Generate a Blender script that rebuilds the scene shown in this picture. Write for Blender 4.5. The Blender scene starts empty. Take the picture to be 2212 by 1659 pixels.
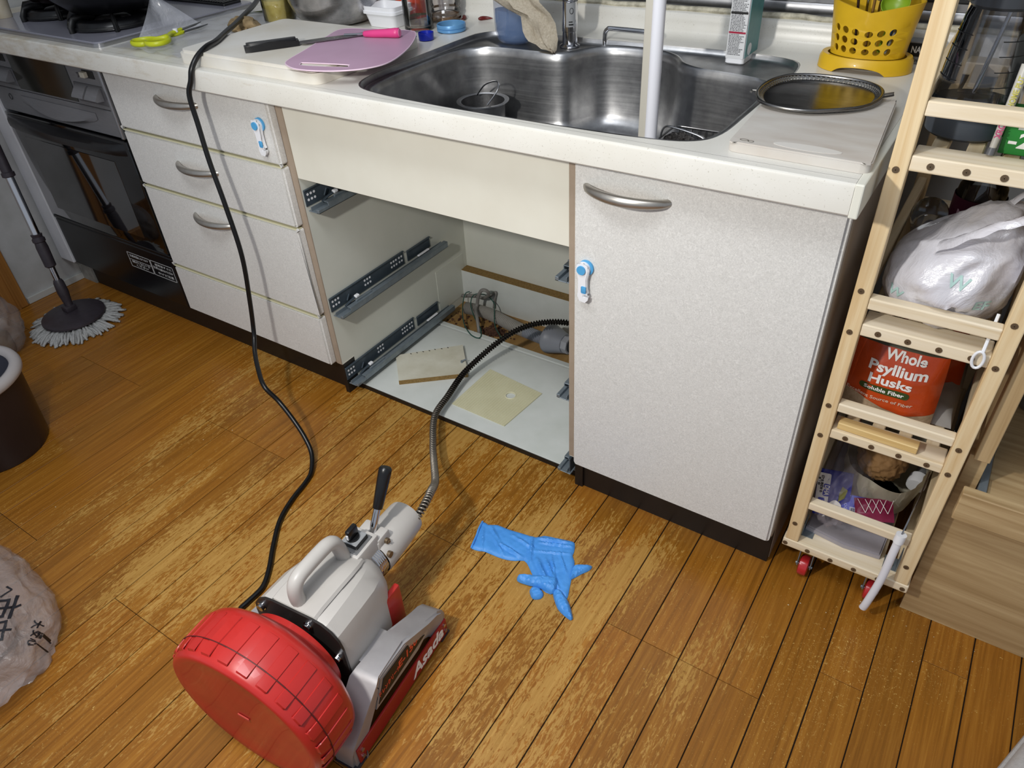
import bpy, bmesh, math, random
from mathutils import Vector as V, Matrix as Mx, noise as mnoise
from mathutils.geometry import delaunay_2d_cdt
from mathutils.bvhtree import BVHTree
RND = random.Random(11)
PI = math.pi
S = bpy.context.scene
COL = S.collection

# ------------------------------------------------------------------ camera, world, lights, exposure
def cam_axes(yaw, pitch, roll):
    cy, sy, cp, sp = math.cos(yaw), math.sin(yaw), math.cos(pitch), math.sin(pitch)
    cr, sr = math.cos(roll), math.sin(roll)
    f = V((sy*cp, cy*cp, -sp)); r = V((cy, -sy, 0)); u = r.cross(f)
    return cr*r + sr*u, -sr*r + cr*u, f
CAM_POS = V((0.5720, -1.0189, 1.2461))
_r, _u, _f = cam_axes(-0.615663, 0.664724, -0.061142)
cd = bpy.data.cameras.new('camera'); cam = bpy.data.objects.new('camera', cd); COL.objects.link(cam)
cd.sensor_width = 36; cd.sensor_fit = 'HORIZONTAL'; cd.lens = 36*1582.57/2212; cd.clip_start = .02
cam.matrix_world = Mx(((_r.x, _u.x, -_f.x, CAM_POS.x), (_r.y, _u.y, -_f.y, CAM_POS.y), (_r.z, _u.z, -_f.z, CAM_POS.z), (0, 0, 0, 1)))
S.camera = cam
w = bpy.data.worlds.new('room_ambient'); S.world = w; w.use_nodes = True
w.node_tree.nodes['Background'].inputs[0].default_value = (.80, .88, 1, 1)
w.node_tree.nodes['Background'].inputs[1].default_value = .46
def lamp(name, kind, loc, energy, col=(1, 1, 1), size=.1, size_y=None, target=None, spot=None):
    d = bpy.data.lights.new(name, kind); o = bpy.data.objects.new(name, d); COL.objects.link(o)
    o.location = loc; d.energy = energy; d.color = col
    if kind == 'AREA':
        d.size = size
        if size_y: d.shape = 'RECTANGLE'; d.size_y = size_y
    else: d.shadow_soft_size = size
    if spot: d.spot_size = spot; d.spot_blend = .7
    if target: o.rotation_euler = (V(target)-V(loc)).to_track_quat('-Z', 'Y').to_euler()
    return o
lamp('work_lamp', 'SPOT', (-.12, -1.10, 1.32), 46, (1, .97, .915), .035, target=(.12, -.05, .50), spot=math.radians(140))
lamp('ceiling_lamp', 'AREA', (-.05, -.95, 2.35), 19, (.93, .96, 1), 1.1, .5, target=(.05, -.6, 0))
S.view_settings.view_transform = 'Standard'; S.view_settings.look = 'None'
S.view_settings.exposure = 0.0; S.view_settings.gamma = 1.0
S.view_settings.use_curve_mapping = False

# ------------------------------------------------------------------ materials
def lin(h):
    h = h.lstrip('#'); o = []
    for i in (0, 2, 4):
        c = int(h[i:i+2], 16)/255
        o.append(c/12.92 if c <= .04045 else ((c+.055)/1.055)**2.4)
    return (*o, 1)
class NT:
    def __init__(s, name):
        s.m = bpy.data.materials.new(name); s.m.use_nodes = True; s.t = s.m.node_tree
        s.b = s.t.nodes['Principled BSDF']; s.out = s.t.nodes['Material Output']
    def n(s, typ, **kw):
        nd = s.t.nodes.new(typ)
        for k, v in kw.items():
            if k.startswith('i_'):
                key = k[2:]; key = int(key) if key.isdigit() else key.replace('_', ' ')
                nd.inputs[key].default_value = v
            else: setattr(nd, k, v)
        return nd
    def l(s, a, b): s.t.links.new(a, b)
    def pos(s, scale=(1, 1, 1), world=False, rot=(0, 0, 0)):
        mp = s.n('ShaderNodeMapping'); mp.inputs['Scale'].default_value = scale; mp.inputs['Rotation'].default_value = rot
        if world: s.l(s.n('ShaderNodeNewGeometry').outputs['Position'], mp.inputs[0])
        else: s.l(s.n('ShaderNodeTexCoord').outputs['Object'], mp.inputs[0])
        return mp.outputs[0]
    def noise(s, co, scale, detail=4, rough=.55, dist=0):
        nd = s.n('ShaderNodeTexNoise'); nd.inputs['Scale'].default_value = scale; nd.inputs['Detail'].default_value = detail
        nd.inputs['Roughness'].default_value = rough; nd.inputs['Distortion'].default_value = dist
        s.l(co, nd.inputs['Vector']); return nd.outputs['Fac']
    def ramp(s, fac, stops, interp='LINEAR'):
        nd = s.n('ShaderNodeValToRGB'); cr = nd.color_ramp; cr.interpolation = interp
        while len(cr.elements) < len(stops): cr.elements.new(.5)
        for e, (p, c) in zip(cr.elements, stops):
            e.position = p; e.color = c if not isinstance(c, str) else lin(c)
        s.l(fac, nd.inputs[0]); return nd.outputs[0]
    def mix(s, fac, a, b, mode='MIX'):
        nd = s.n('ShaderNodeMix', data_type='RGBA', blend_type=mode)
        for sock, v in ((nd.inputs[0], fac), (nd.inputs[6], a), (nd.inputs[7], b)):
            if isinstance(v, (int, float)): sock.default_value = v
            elif isinstance(v, tuple): sock.default_value = v
            elif isinstance(v, str): sock.default_value = lin(v)
            else: s.l(v, sock)
        return nd.outputs[2]
    def math(s, op, a, b=0, clamp=False):
        nd = s.n('ShaderNodeMath', operation=op, use_clamp=clamp)
        for sock, v in ((nd.inputs[0], a), (nd.inputs[1], b)):
            if isinstance(v, (int, float)): sock.default_value = v
            else: s.l(v, sock)
        return nd.outputs[0]
    def bump(s, h, strength=.3, dist=.002):
        nd = s.n('ShaderNodeBump'); nd.inputs['Strength'].default_value = strength; nd.inputs['Distance'].default_value = dist
        s.l(h, nd.inputs['Height']); s.l(nd.outputs[0], s.b.inputs['Normal'])
    def set(s, **kw):
        for k, v in kw.items(): s.b.inputs[k.replace('_', ' ')].default_value = v
        return s
MATS = {}
def mat(name, col, rough=.5, metal=0, var=None, vs=40, vd=4, bump=0, bs=None, bd=.001, alpha=1, trans=0, ior=1.45, coat=0, spec=.5, world=False, stretch=(1, 1, 1), rvar=0):
    """principled material; var = second colour mixed in by noise of scale vs"""
    if name in MATS: return MATS[name]
    t = NT(name); t.set(Roughness=rough, Metallic=metal, Alpha=alpha, Transmission_Weight=trans, IOR=ior, Coat_Weight=coat, Specular_IOR_Level=spec)
    co = t.pos(stretch, world)
    t.b.inputs['Base Color'].default_value = lin(col)
    if var:
        f = t.noise(co, vs, vd)
        t.l(t.ramp(f, [(.3, col), (.7, var)]), t.b.inputs['Base Color'])
    if rvar:
        f = t.noise(co, vs*.6+3, 4)
        nd = t.n('ShaderNodeMapRange'); t.l(f, nd.inputs[0]); nd.inputs[3].default_value = rough-rvar; nd.inputs[4].default_value = rough+rvar
        t.l(nd.outputs[0], t.b.inputs['Roughness'])
    if bump: t.bump(t.noise(co, bs or vs, 5), bump, bd)
    MATS[name] = t.m
    return t.m

def m_floor():
    t = NT('worn_varnished_floor'); oi = t.n('ShaderNodeObjectInfo')
    geo = t.n('ShaderNodeNewGeometry'); sep = t.n('ShaderNodeSeparateXYZ'); t.l(geo.outputs['Position'], sep.inputs[0])
    # shift coordinates per plank so that the grain breaks at the joints
    add = t.n('ShaderNodeVectorMath', operation='ADD'); t.l(geo.outputs['Position'], add.inputs[0])
    cmb = t.n('ShaderNodeCombineXYZ'); t.l(t.math('MULTIPLY', oi.outputs['Random'], 7.3), cmb.inputs[1]); t.l(oi.outputs['Random'], cmb.inputs[2]); t.l(cmb.outputs[0], add.inputs[1])
    def m(sc, src):
        mp = t.n('ShaderNodeMapping'); mp.inputs['Scale'].default_value = sc; t.l(src, mp.inputs[0]); return mp.outputs[0]
    grain = t.noise(m((150, 4.0, 1), add.outputs[0]), 1.0, 6, .62, .3)
    fine = t.noise(m((420, 14, 1), add.outputs[0]), 1.0, 3, .6)
    varn = t.ramp(grain, [(.25, '#7c5015'), (.5, '#98641f'), (.75, '#b07d30')])
    varn = t.mix(t.math('MULTIPLY', fine, .35), varn, '#8a5c1c', 'MULTIPLY')
    tint = t.ramp(oi.outputs['Random'], [(0, (.80, .78, .74, 1)), (.5, (1, .98, .92, 1)), (1, (1, .92, .80, 1))])
    varn = t.mix(.8, varn, tint, 'MULTIPLY')
    bare = t.ramp(grain, [(.3, '#a47a32'), (.7, '#bd9650')])
    # wear: ragged patches, streaked along the boards
    w1 = t.noise(m((7, 2.2, 1), geo.outputs['Position']), 1.0, 3, .6)
    w2 = t.noise(m((190, 46, 1), geo.outputs['Position']), 1.0, 8, .74, .9)
    w3 = t.noise(m((1.1, 1.1, 1), geo.outputs['Position']), 1.0, 2, .5)
    nx_ = t.n('ShaderNodeMapRange'); t.l(sep.outputs[0], nx_.inputs[0])
    for i, v in ((1, -2.1), (2, 1.4)): nx_.inputs[i].default_value = v
    g_ = lambda v: (v, v, v, 1)
    wr = t.ramp(nx_.outputs[0], [(0, g_(.04)), (.20, g_(.10)), (.34, g_(.20)), (.52, g_(.215)), (.66, g_(.165)), (.76, g_(.10)), (1, g_(.06))], 'EASE')
    wx = t.n('ShaderNodeMath', operation='SUBTRACT'); t.l(wr, wx.inputs[0]); wx.inputs[1].default_value = .2
    s_ = t.math('ADD', t.math('MULTIPLY', w1, .45), t.math('MULTIPLY', w2, .55))
    ny_ = t.n('ShaderNodeMapRange'); t.l(sep.outputs[1], ny_.inputs[0])
    for i, v in ((1, -1.0), (2, -.6), (3, -.075), (4, 0)): ny_.inputs[i].default_value = v
    s_ = t.math('ADD', s_, t.math('MULTIPLY', w3, .25)); s_ = t.math('ADD', t.math('ADD', s_, wx.outputs[0]), ny_.outputs[0])
    wear = t.ramp(s_, [(.625, (0, 0, 0, 1)), (.655, (1, 1, 1, 1))])
    col = t.mix(t.math('MULTIPLY', wear, .7), varn, bare)
    # small pale scuffs
    sc = t.noise(m((160, 150, 1), geo.outputs['Position']), 1.0, 5, .7, 2.2)
    scm = t.noise(m((2.3, 2.3, 1), geo.outputs['Position']), 1.0, 2)
    sc = t.ramp(t.math('ADD', sc, t.math('MULTIPLY', scm, .25)), [(.775, (0, 0, 0, 1)), (.80, (1, 1, 1, 1))])
    col = t.mix(t.math('MULTIPLY', sc, .7), col, '#d8b468')
    t.l(col, t.b.inputs['Base Color'])
    rr = t.n('ShaderNodeMapRange'); t.l(wear, rr.inputs[0]); rr.inputs[3].default_value = .33; rr.inputs[4].default_value = .55
    t.l(rr.outputs[0], t.b.inputs['Roughness']); t.set(Specular_IOR_Level=.4)
    t.bump(t.math('ADD', grain, t.math('MULTIPLY', fine, .6)), .12, .001)
    return t.m
def m_wood(name, c1, c2, axis='x', sc=26, rough=.6, dark=None):
    t = NT(name); oi = t.n('ShaderNodeObjectInfo')
    st = {'x': (1.2, sc, sc), 'y': (sc, 1.2, sc), 'z': (sc, sc, 1.2)}[axis]
    add = t.n('ShaderNodeVectorMath', operation='ADD'); t.l(t.n('ShaderNodeTexCoord').outputs['Object'], add.inputs[0])
    cmb = t.n('ShaderNodeCombineXYZ')
    for i in range(3): t.l(t.math('MULTIPLY', oi.outputs['Random'], 3.7+i), cmb.inputs[i])
    t.l(cmb.outputs[0], add.inputs[1])
    mp = t.n('ShaderNodeMapping'); mp.inputs['Scale'].default_value = st; t.l(add.outputs[0], mp.inputs[0])
    g = t.noise(mp.outputs[0], 1.6, 5, .6, 1.2)
    stops = [(.32, c1), (.62, c2)] if not dark else [(.28, dark), (.42, c1), (.66, c2)]
    t.l(t.ramp(g, stops), t.b.inputs['Base Color']); t.set(Roughness=rough); t.bump(g, .08, .001)
    return t.m
def m_laminate():
    t = NT('mottled_laminate'); co = t.pos()
    a = t.noise(co, 150, 3, .6, 2.5); b = t.noise(co, 520, 2)
    c = t.ramp(t.math('ADD', t.math('MULTIPLY', a, .75), t.math('MULTIPLY', b, .25)), [(.38, '#c9c8c4'), (.55, '#d8d7d3'), (.68, '#e4e3df')])
    t.l(c, t.b.inputs['Base Color']); t.set(Roughness=.42); t.bump(a, .05, .0006); return t.m
def m_stone():
    t = NT('artificial_marble'); co = t.pos(world=True)
    a = t.noise(co, 8, 3); sp = t.noise(co, 380, 2, .5)
    base = t.ramp(a, [(.3, '#d0cdc3'), (.7, '#d8d6cf')])
    mask = t.ramp(sp, [(.67, (0, 0, 0, 1)), (.70, (1, 1, 1, 1))])
    # yellowed grime near the left end of the front edge
    geo = t.n('ShaderNodeNewGeometry'); sep = t.n('ShaderNodeSeparateXYZ'); t.l(geo.outputs['Position'], sep.inputs[0])
    gx = t.n('ShaderNodeMapRange'); t.l(sep.outputs[0], gx.inputs[0])
    for i, v in ((1, -2.0), (2, -.3), (3, .30), (4, -.12)): gx.inputs[i].default_value = v
    gr = t.ramp(t.math('ADD', t.noise(t.pos((14, 14, 60), True), 1, 6, .7), gx.outputs[0]), [(.58, (0, 0, 0, 1)), (.86, (1, 1, 1, 1))])
    col = t.mix(t.math('MULTIPLY', mask, .5), base, '#a39d90'); col = t.mix(t.math('MULTIPLY', gr, .55), col, '#a48f68')
    t.l(col, t.b.inputs['Base Color']); t.set(Roughness=.32); return t.m
def m_steel(name='brushed_steel', col='#a9a9aa', rough=.3, scale=(6, 6, 260)):
    t = NT(name); g = t.noise(t.pos(scale), 1, 4, .6); sm = t.noise(t.pos(), 30, 4)
    t.set(Metallic=1.0); t.l(t.ramp(sm, [(.3, col), (.75, '#8d8d8f')]), t.b.inputs['Base Color'])
    rr = t.n('ShaderNodeMapRange'); t.l(g, rr.inputs[0]); rr.inputs[3].default_value = rough-.07; rr.inputs[4].default_value = rough+.12
    t.l(rr.outputs[0], t.b.inputs['Roughness']); t.bump(g, .05, .0004); return t.m
def m_film(name, col, alpha, rough=.22, bump=.5, bs=18):
    """thin plastic film: lets part of the light straight through"""
    t = NT(name); t.b.inputs['Base Color'].default_value = lin(col); t.set(Roughness=rough, Alpha=alpha, Specular_IOR_Level=.8, Coat_Weight=.4, Coat_Roughness=.12)
    t.bump(t.noise(t.pos(), bs, 6, .6, 1.5), bump, .01); return t.m
def m_glass(name, col=(1, 1, 1, 1), a=.12):
    t = NT(name); t.t.nodes.remove(t.b); t.b = None
    tr = t.n('ShaderNodeBsdfTransparent'); tr.inputs[0].default_value = col
    gl = t.n('ShaderNodeBsdfGlossy'); gl.inputs['Roughness'].default_value = .04
    lw = t.n('ShaderNodeFresnel'); lw.inputs[0].default_value = 1.5
    mx = t.n('ShaderNodeMixShader'); f = t.math('ADD', lw.outputs[0], a*.4, True); t.l(f, mx.inputs[0])
    t.l(tr.outputs[0], mx.inputs[1]); t.l(gl.outputs[0], mx.inputs[2]); t.l(mx.outputs[0], t.out.inputs[0]); return t.m
FLOOR = m_floor(); LAM = m_laminate(); STONE = m_stone(); STEEL = m_steel('sink_steel', '#b4b4b4', .34)
PINE_X = m_wood('pine_along_x', '#e0cfb0', '#ebdec6', 'x', 30, dark='#d0b88f'); PINE_Y = m_wood('pine_along_y', '#d3bd97', '#e2d0b0', 'y', 30, dark='#c2a679')
PINE_Z = m_wood('pine_along_z', '#d6b98b', '#e5d0a8', 'z', 26, dark='#c19d68')
OAK = m_wood('light_oak_laminate', '#a88c63', '#bfa57b', 'x', 22, .5, dark='#957a52'); OAK_Z = m_wood('light_oak_upright', '#a98d64', '#c0a67d', 'z', 30, .5)
TRIMW = m_wood('door_frame_wood', '#8a5a24', '#a97437', 'z', 24, .5, dark='#74481a')
PLY = m_wood('bare_plywood_floor', '#8d6a38', '#a68350', 'y', 14, .7)
CREAM = mat('cream_board', '#dfddd0', .5, var='#dad7c9', vs=9); CREAM_L = mat('pale_cabinet_board', '#d5d6cc', .5, var='#cdcfc4', vs=7)
WHITEB = mat('white_board', '#d3d6d2', .5, var='#c8ccc6', vs=12)
TAUPE = mat('taupe_edge_band', '#9a8a78', .5, var='#a39382', vs=30)
CREAMEDGE = mat('yellowed_edge_strip', '#cdc8a6', .45)
BLACK = mat('black_kickboard', '#14110f', .45, var='#1b1613', vs=30)
NICKEL = mat('satin_nickel', '#aaa69f', .36, .9, var='#b8b4ad', vs=60)
CHROME = mat('chrome', '#c9c9cc', .1, 1)
GALV = mat('galvanised_steel', '#7a858d', .38, .5, var='#8a949b', vs=50); GALV_D = mat('grey_zinc_steel', '#525d66', .42, .4, var='#48535c', vs=40)
WHITEP = mat('white_plastic', '#e6e7ea', .38); BLUEP = mat('sky_blue_plastic', '#4f9fd2', .4)
BLACKP = mat('black_plastic', '#0f0f11', .3, var='#161618', vs=60); BLACKR = mat('black_rubber_cord', '#0a0a0b', .32)
DGREY = mat('dark_grey_plastic', '#2f2a2e', .42, var='#383238', vs=60)
PLASTER = mat('white_wall', '#c9c9c8', .7, var='#bdbdbb', vs=6); MDF = mat('raw_particle_board', '#947847', .9, var='#73592f', vs=260, bump=.6, bs=300)
BRASS = mat('dark_bronze_screw', '#75644f', .38, .6)

# ------------------------------------------------------------------ mesh helpers
class MB:
    def __init__(s): s.bm = bmesh.new(); s.mk = 0
    def mark(s): s.bm.verts.ensure_lookup_table(); s.mk = len(s.bm.verts); return s
    def xf(s, m):
        s.bm.verts.ensure_lookup_table()
        for v in s.bm.verts[s.mk:]: v.co = m @ v.co
        return s
    def box(s, x0, x1, y0, y1, z0, z1, bev=0, seg=2):
        s.mark(); r = bmesh.ops.create_cube(s.bm, size=1)
        for v in r['verts']: v.co = V(((x0+x1)/2+v.co.x*(x1-x0), (y0+y1)/2+v.co.y*(y1-y0), (z0+z1)/2+v.co.z*(z1-z0)))
        if bev:
            es = list({e for v in r['verts'] for e in v.link_edges})
            bmesh.ops.bevel(s.bm, geom=es, offset=bev, segments=seg, affect='EDGES', profile=.5)
        return s
    def tube(s, path, r, n=8, caps=True, closed=False, flat=1.0, up=None):
        s.mark(); path = [V(p) for p in path]; m = len(path)
        rs = r if isinstance(r, (list, tuple)) else [r]*m
        rings = []; prev = None
        for i, p in enumerate(path):
            if closed: t = path[(i+1) % m]-path[i-1]
            else: t = path[min(i+1, m-1)]-path[max(i-1, 0)]
            t.normalize()
            if prev is None:
                a = V(up) if up else (V((0, 0, 1)) if abs(t.z) < .9 else V((1, 0, 0)))
                nx = t.cross(a).normalized()
            else:
                nx = prev-t*prev.dot(t)
                nx = nx.normalized() if nx.length > 1e-6 else t.orthogonal().normalized()
            prev = nx; by = t.cross(nx)
            rings.append([s.bm.verts.new(p+(nx*math.cos(2*PI*k/n)+by*math.sin(2*PI*k/n)*flat)*rs[i]) for k in range(n)])
        for i in range(m if closed else m-1):
            a, b = rings[i], rings[(i+1) % m]
            for k in range(n): s.bm.faces.new((a[k], a[(k+1) % n], b[(k+1) % n], b[k]))
        if caps and not closed:
            s.bm.faces.new(rings[0][::-1]); s.bm.faces.new(rings[-1])
        return s
    def lathe(s, prof, n=32, o=(0, 0, 0), sx=1, sy=1, capb=False, capt=False):
        s.mark(); rings = []
        for (r, z) in prof: rings.append([s.bm.verts.new((o[0]+sx*r*math.cos(2*PI*k/n), o[1]+sy*r*math.sin(2*PI*k/n), o[2]+z)) for k in range(n)])
        for a, b in zip(rings, rings[1:]):
            for k in range(n): s.bm.faces.new((a[k], a[(k+1) % n], b[(k+1) % n], b[k]))
        if capb: s.bm.faces.new(rings[0][::-1])
        if capt: s.bm.faces.new(rings[-1])
        return s
    def cyl(s, p0, p1, r, n=16, r1=None):
        return s.tube([p0, p1], [r, r if r1 is None else r1], n)
    def sph(s, c, r, n=12, sc=(1, 1, 1)):
        s.mark(); q = bmesh.ops.create_uvsphere(s.bm, u_segments=n, v_segments=max(6, n//2+2), radius=r)
        for v in q['verts']: v.co = V((c[0]+v.co.x*sc[0], c[1]+v.co.y*sc[1], c[2]+v.co.z*sc[2]))
        return s
    def prism(s, outer, z0, z1, holes=(), bev=0, mtx=None):
        """flat plate with holes; outlines are (x, y) lists"""
        s.mark(); loops = [list(outer)]+[list(h) for h in holes]; tops = []; edges = []
        for lp in loops:
            vs = [s.bm.verts.new((x, y, z1)) for x, y in lp]; tops.append(vs)
            edges += [s.bm.edges.new((vs[i], vs[(i+1) % len(vs)])) for i in range(len(vs))]
        r = bmesh.ops.triangle_fill(s.bm, use_beauty=True, use_dissolve=False, edges=edges)
        fs = [g for g in r['geom'] if isinstance(g, bmesh.types.BMFace)]
        mp = {}
        for lp in tops:
            for v in lp: mp[v] = s.bm.verts.new((v.co.x, v.co.y, z0))
        for f in fs: s.bm.faces.new([mp[v] for v in f.verts][::-1])
        for lp in tops:
            for i in range(len(lp)):
                a, b = lp[i], lp[(i+1) % len(lp)]
                s.bm.faces.new((a, b, mp[b], mp[a]))
        if bev:
            es = [e for lp in tops[:1] for i in range(len(lp)) for e in [s.bm.edges.get((lp[i], lp[(i+1) % len(lp)]))] if e]
            bmesh.ops.bevel(s.bm, geom=es, offset=bev, segments=2, affect='EDGES')
        if mtx is not None: s.xf(mtx)
        bmesh.ops.recalc_face_normals(s.bm, faces=s.bm.faces[:])
        return s
    def sheet(s, outer, z=0):
        """single flat face layer inside an outline"""
        s.mark(); vs = [s.bm.verts.new((x, y, z)) for x, y in outer]
        es = [s.bm.edges.new((vs[i], vs[(i+1) % len(vs)])) for i in range(len(vs))]
        bmesh.ops.triangle_fill(s.bm, use_beauty=True, use_dissolve=False, edges=es)
        return s
    def grid(s, rows, close=False):
        """surface through rows of points"""
        s.mark(); vs = [[s.bm.verts.new(p) for p in r] for r in rows]
        for a, b in zip(vs, vs[1:]):
            n = len(a)
            for k in range(n if close else n-1): s.bm.faces.new((a[k], a[(k+1) % n], b[(k+1) % n], b[k]))
        return s
WM = {}
def wmat(o): return WM.get(o.name, Mx.Identity(4)) if o else Mx.Identity(4)
def obj(name, mb, m, parent=None, smooth=False, angle=40, local=False, label=None, keep=False):
    bm = mb.bm if isinstance(mb, MB) else mb
    pm = wmat(parent); inv = pm.inverted()
    if not local and parent:
        for v in bm.verts: v.co = inv @ v.co
    loc = V((0, 0, 0))
    if not keep and bm.verts:
        xs = [v.co for v in bm.verts]
        loc = V(((min(c.x for c in xs)+max(c.x for c in xs))/2, (min(c.y for c in xs)+max(c.y for c in xs))/2, min(c.z for c in xs)))
        for v in bm.verts: v.co -= loc
    bmesh.ops.recalc_face_normals(bm, faces=bm.faces[:])
    me = bpy.data.meshes.new(name); bm.to_mesh(me); bm.free()
    if smooth:
        me.polygons.foreach_set('use_smooth', [True]*len(me.polygons)); me.set_sharp_from_angle(angle=math.radians(angle))
    for mm in (m if isinstance(m, (list, tuple)) else [m]): me.materials.append(mm)
    o = bpy.data.objects.new(name, me); COL.objects.link(o); o.location = loc
    if parent: o.parent = parent
    WM[o.name] = pm @ Mx.Translation(loc)
    if label: o['label'] = label
    return o
def tag(o, label, cat, group=None, kind=None):
    o['label'] = label
    if cat: o['category'] = cat
    if group: o['group'] = group
    if kind: o['kind'] = kind
    return o
def thing(name, label, cat, loc=(0, 0, 0), rz=0, group=None):
    o = bpy.data.objects.new(name, None); COL.objects.link(o); o.location = loc; o.rotation_euler = (0, 0, rz)
    o.empty_display_size = .05
    WM[o.name] = Mx.Translation(V(loc)) @ Mx.Rotation(rz, 4, 'Z')
    return tag(o, label, cat, group)
def struct(name, mb, m, label, parent=None, smooth=False):
    o = obj(name, mb, m, parent, smooth); o['kind'] = 'structure'; o['label'] = label
    return o
def copy_tree(o, parent=None):
    c = o.copy(); COL.objects.link(c); c.parent = parent
    for ch in list(o.children): copy_tree(ch, c)
    return c
def spline(pts, per=8, closed=False):
    P = [V(p) for p in pts]; n = len(P); out = []
    rng = range(n if closed else n-1)
    for i in rng:
        if closed: a, b, c, d = P[i-1], P[i], P[(i+1) % n], P[(i+2) % n]
        else: a, b, c, d = P[max(i-1, 0)], P[i], P[i+1], P[min(i+2, n-1)]
        for k in range(per):
            t = k/per
            out.append(.5*((2*b)+(c-a)*t+(2*a-5*b+4*c-d)*t*t+(3*b-a-3*c+d)*t**3))
    if not closed: out.append(P[-1])
    return out
def spline2(pts, per=6): return [(p.x, p.y) for p in spline([(x, y, 0) for x, y in pts], per, True)]
def rrect(x0, x1, y0, y1, r, n=5):
    o = []
    for cx, cy, a0 in ((x1-r, y0+r, -PI/2), (x1-r, y1-r, 0), (x0+r, y1-r, PI/2), (x0+r, y0+r, PI)):
        o += [(cx+r*math.cos(a0+PI/2*k/n), cy+r*math.sin(a0+PI/2*k/n)) for k in range(n+1)]
    return o
def round_poly(pts, r, n=4):
    out = []
    for i in range(len(pts)):
        p = V(pts[i]); a = V(pts[i-1]); b = V(pts[(i+1) % len(pts)])
        p0 = p+(a-p).normalized()*r; p1 = p+(b-p).normalized()*r
        for k in range(n+1):
            t = k/n; q = p0*(1-t)**2+p*2*t*(1-t)+p1*t*t; out.append((q.x, q.y))
    return out
def circle(cx, cy, r, n=20): return [(cx+r*math.cos(2*PI*k/n), cy+r*math.sin(2*PI*k/n)) for k in range(n)]
def inside(p, poly):
    x, y = p; c = False; j = len(poly)-1
    for i in range(len(poly)):
        xi, yi = poly[i]; xj, yj = poly[j]
        if (yi > y) != (yj > y) and x < (xj-xi)*(y-yi)/(yj-yi)+xi: c = not c
        j = i
    return c
def edist(p, poly):
    d = 1e9; x, y = p
    for i in range(len(poly)):
        ax, ay = poly[i-1]; bx, by = poly[i]; dx, dy = bx-ax, by-ay; L = dx*dx+dy*dy or 1e-12
        t = max(0, min(1, ((x-ax)*dx+(y-ay)*dy)/L)); d = min(d, math.hypot(ax+t*dx-x, ay+t*dy-y))
    return d
def puff(mb, poly, z0, h, soft, res, amp=0, freq=30, seed=0, ridge=True, hole=None):
    """inflated sheet lying on z0: outline poly, height h reached over distance soft, wrinkles of size amp"""
    xs = [p[0] for p in poly]; ys = [p[1] for p in poly]; pts = [V(p) for p in poly]; nb = len(pts)
    x = min(xs)
    while x < max(xs):
        y = min(ys)
        while y < max(ys):
            q = (x+RND.uniform(-.3, .3)*res, y+RND.uniform(-.3, .3)*res)
            if inside(q, poly) and edist(q, poly) > res*.45: pts.append(V(q))
            y += res
        x += res
    vs, es, fs, *_ = delaunay_2d_cdt(pts, [(i, (i+1) % nb) for i in range(nb)], [], 1, 1e-6)
    mb.mark(); top = []; bot = []
    for v in vs:
        d = edist(v, poly); k = min(1, d/soft); hh = h*math.sqrt(max(0, 1-(1-k)**2))
        q = V((v.x*freq, v.y*freq, seed)); nz = mnoise.noise(q)+.5*mnoise.noise(q*2.1)
        if ridge: nz = 1-2*abs(nz)
        hh += amp*nz*min(1, d/(soft*.5))
        top.append(mb.bm.verts.new((v.x, v.y, z0+max(hh, .0012)))); bot.append(mb.bm.verts.new((v.x, v.y, z0)))
    for f in fs:
        c = [sum(vs[i].x for i in f)/len(f), sum(vs[i].y for i in f)/len(f)]
        if not inside(c, poly): continue
        mb.bm.faces.new([top[i] for i in f]); mb.bm.faces.new([bot[i] for i in f][::-1])
    bm = mb.bm
    for i in range(nb):
        try: bm.faces.new((top[i], top[(i+1) % nb], bot[(i+1) % nb], bot[i]))
        except ValueError: pass
    return mb
def crumple(mb, c, rad, sub=4, amp=.2, freq=2.2, seed=0, flat=None, pw=1.0):
    """crumpled closed blob: ellipsoid with ridged noise, optional flat bottom at z = flat"""
    mb.mark(); q = bmesh.ops.create_icosphere(mb.bm, subdivisions=sub, radius=1)
    for v in q['verts']:
        d = v.co.normalized(); p = d*freq+V((seed*3.1, seed*1.7, seed*.9))
        k = 1+amp*(1-2*abs(mnoise.noise(p))-.3)+amp*.5*(1-2*abs(mnoise.noise(p*2.3)))*.8+amp*.25*mnoise.noise(p*6)
        e = V([math.copysign(abs(a)**pw, a) for a in d])
        v.co = V((c[0]+e.x*rad[0]*k, c[1]+e.y*rad[1]*k, c[2]+e.z*rad[2]*k))
        if flat is not None and v.co.z < flat: v.co.z = flat+.0005
    return mb
def text_bm(s, size=.02, ext=.0004, off=0, shear=0, align='CENTER', bold=False):
    cu = bpy.data.curves.new('t', 'FONT'); cu.body = s; cu.size = size; cu.extrude = ext; cu.offset = off; cu.shear = shear
    cu.align_x = align; cu.align_y = 'CENTER'; cu.resolution_u = 3
    o = bpy.data.objects.new('t', cu); COL.objects.link(o); dg = bpy.context.evaluated_depsgraph_get()
    e = o.evaluated_get(dg); me = e.to_mesh(); bm = bmesh.new(); bm.from_mesh(me); e.to_mesh_clear()
    bpy.data.objects.remove(o); bpy.data.curves.remove(cu)
    return bm
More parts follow.
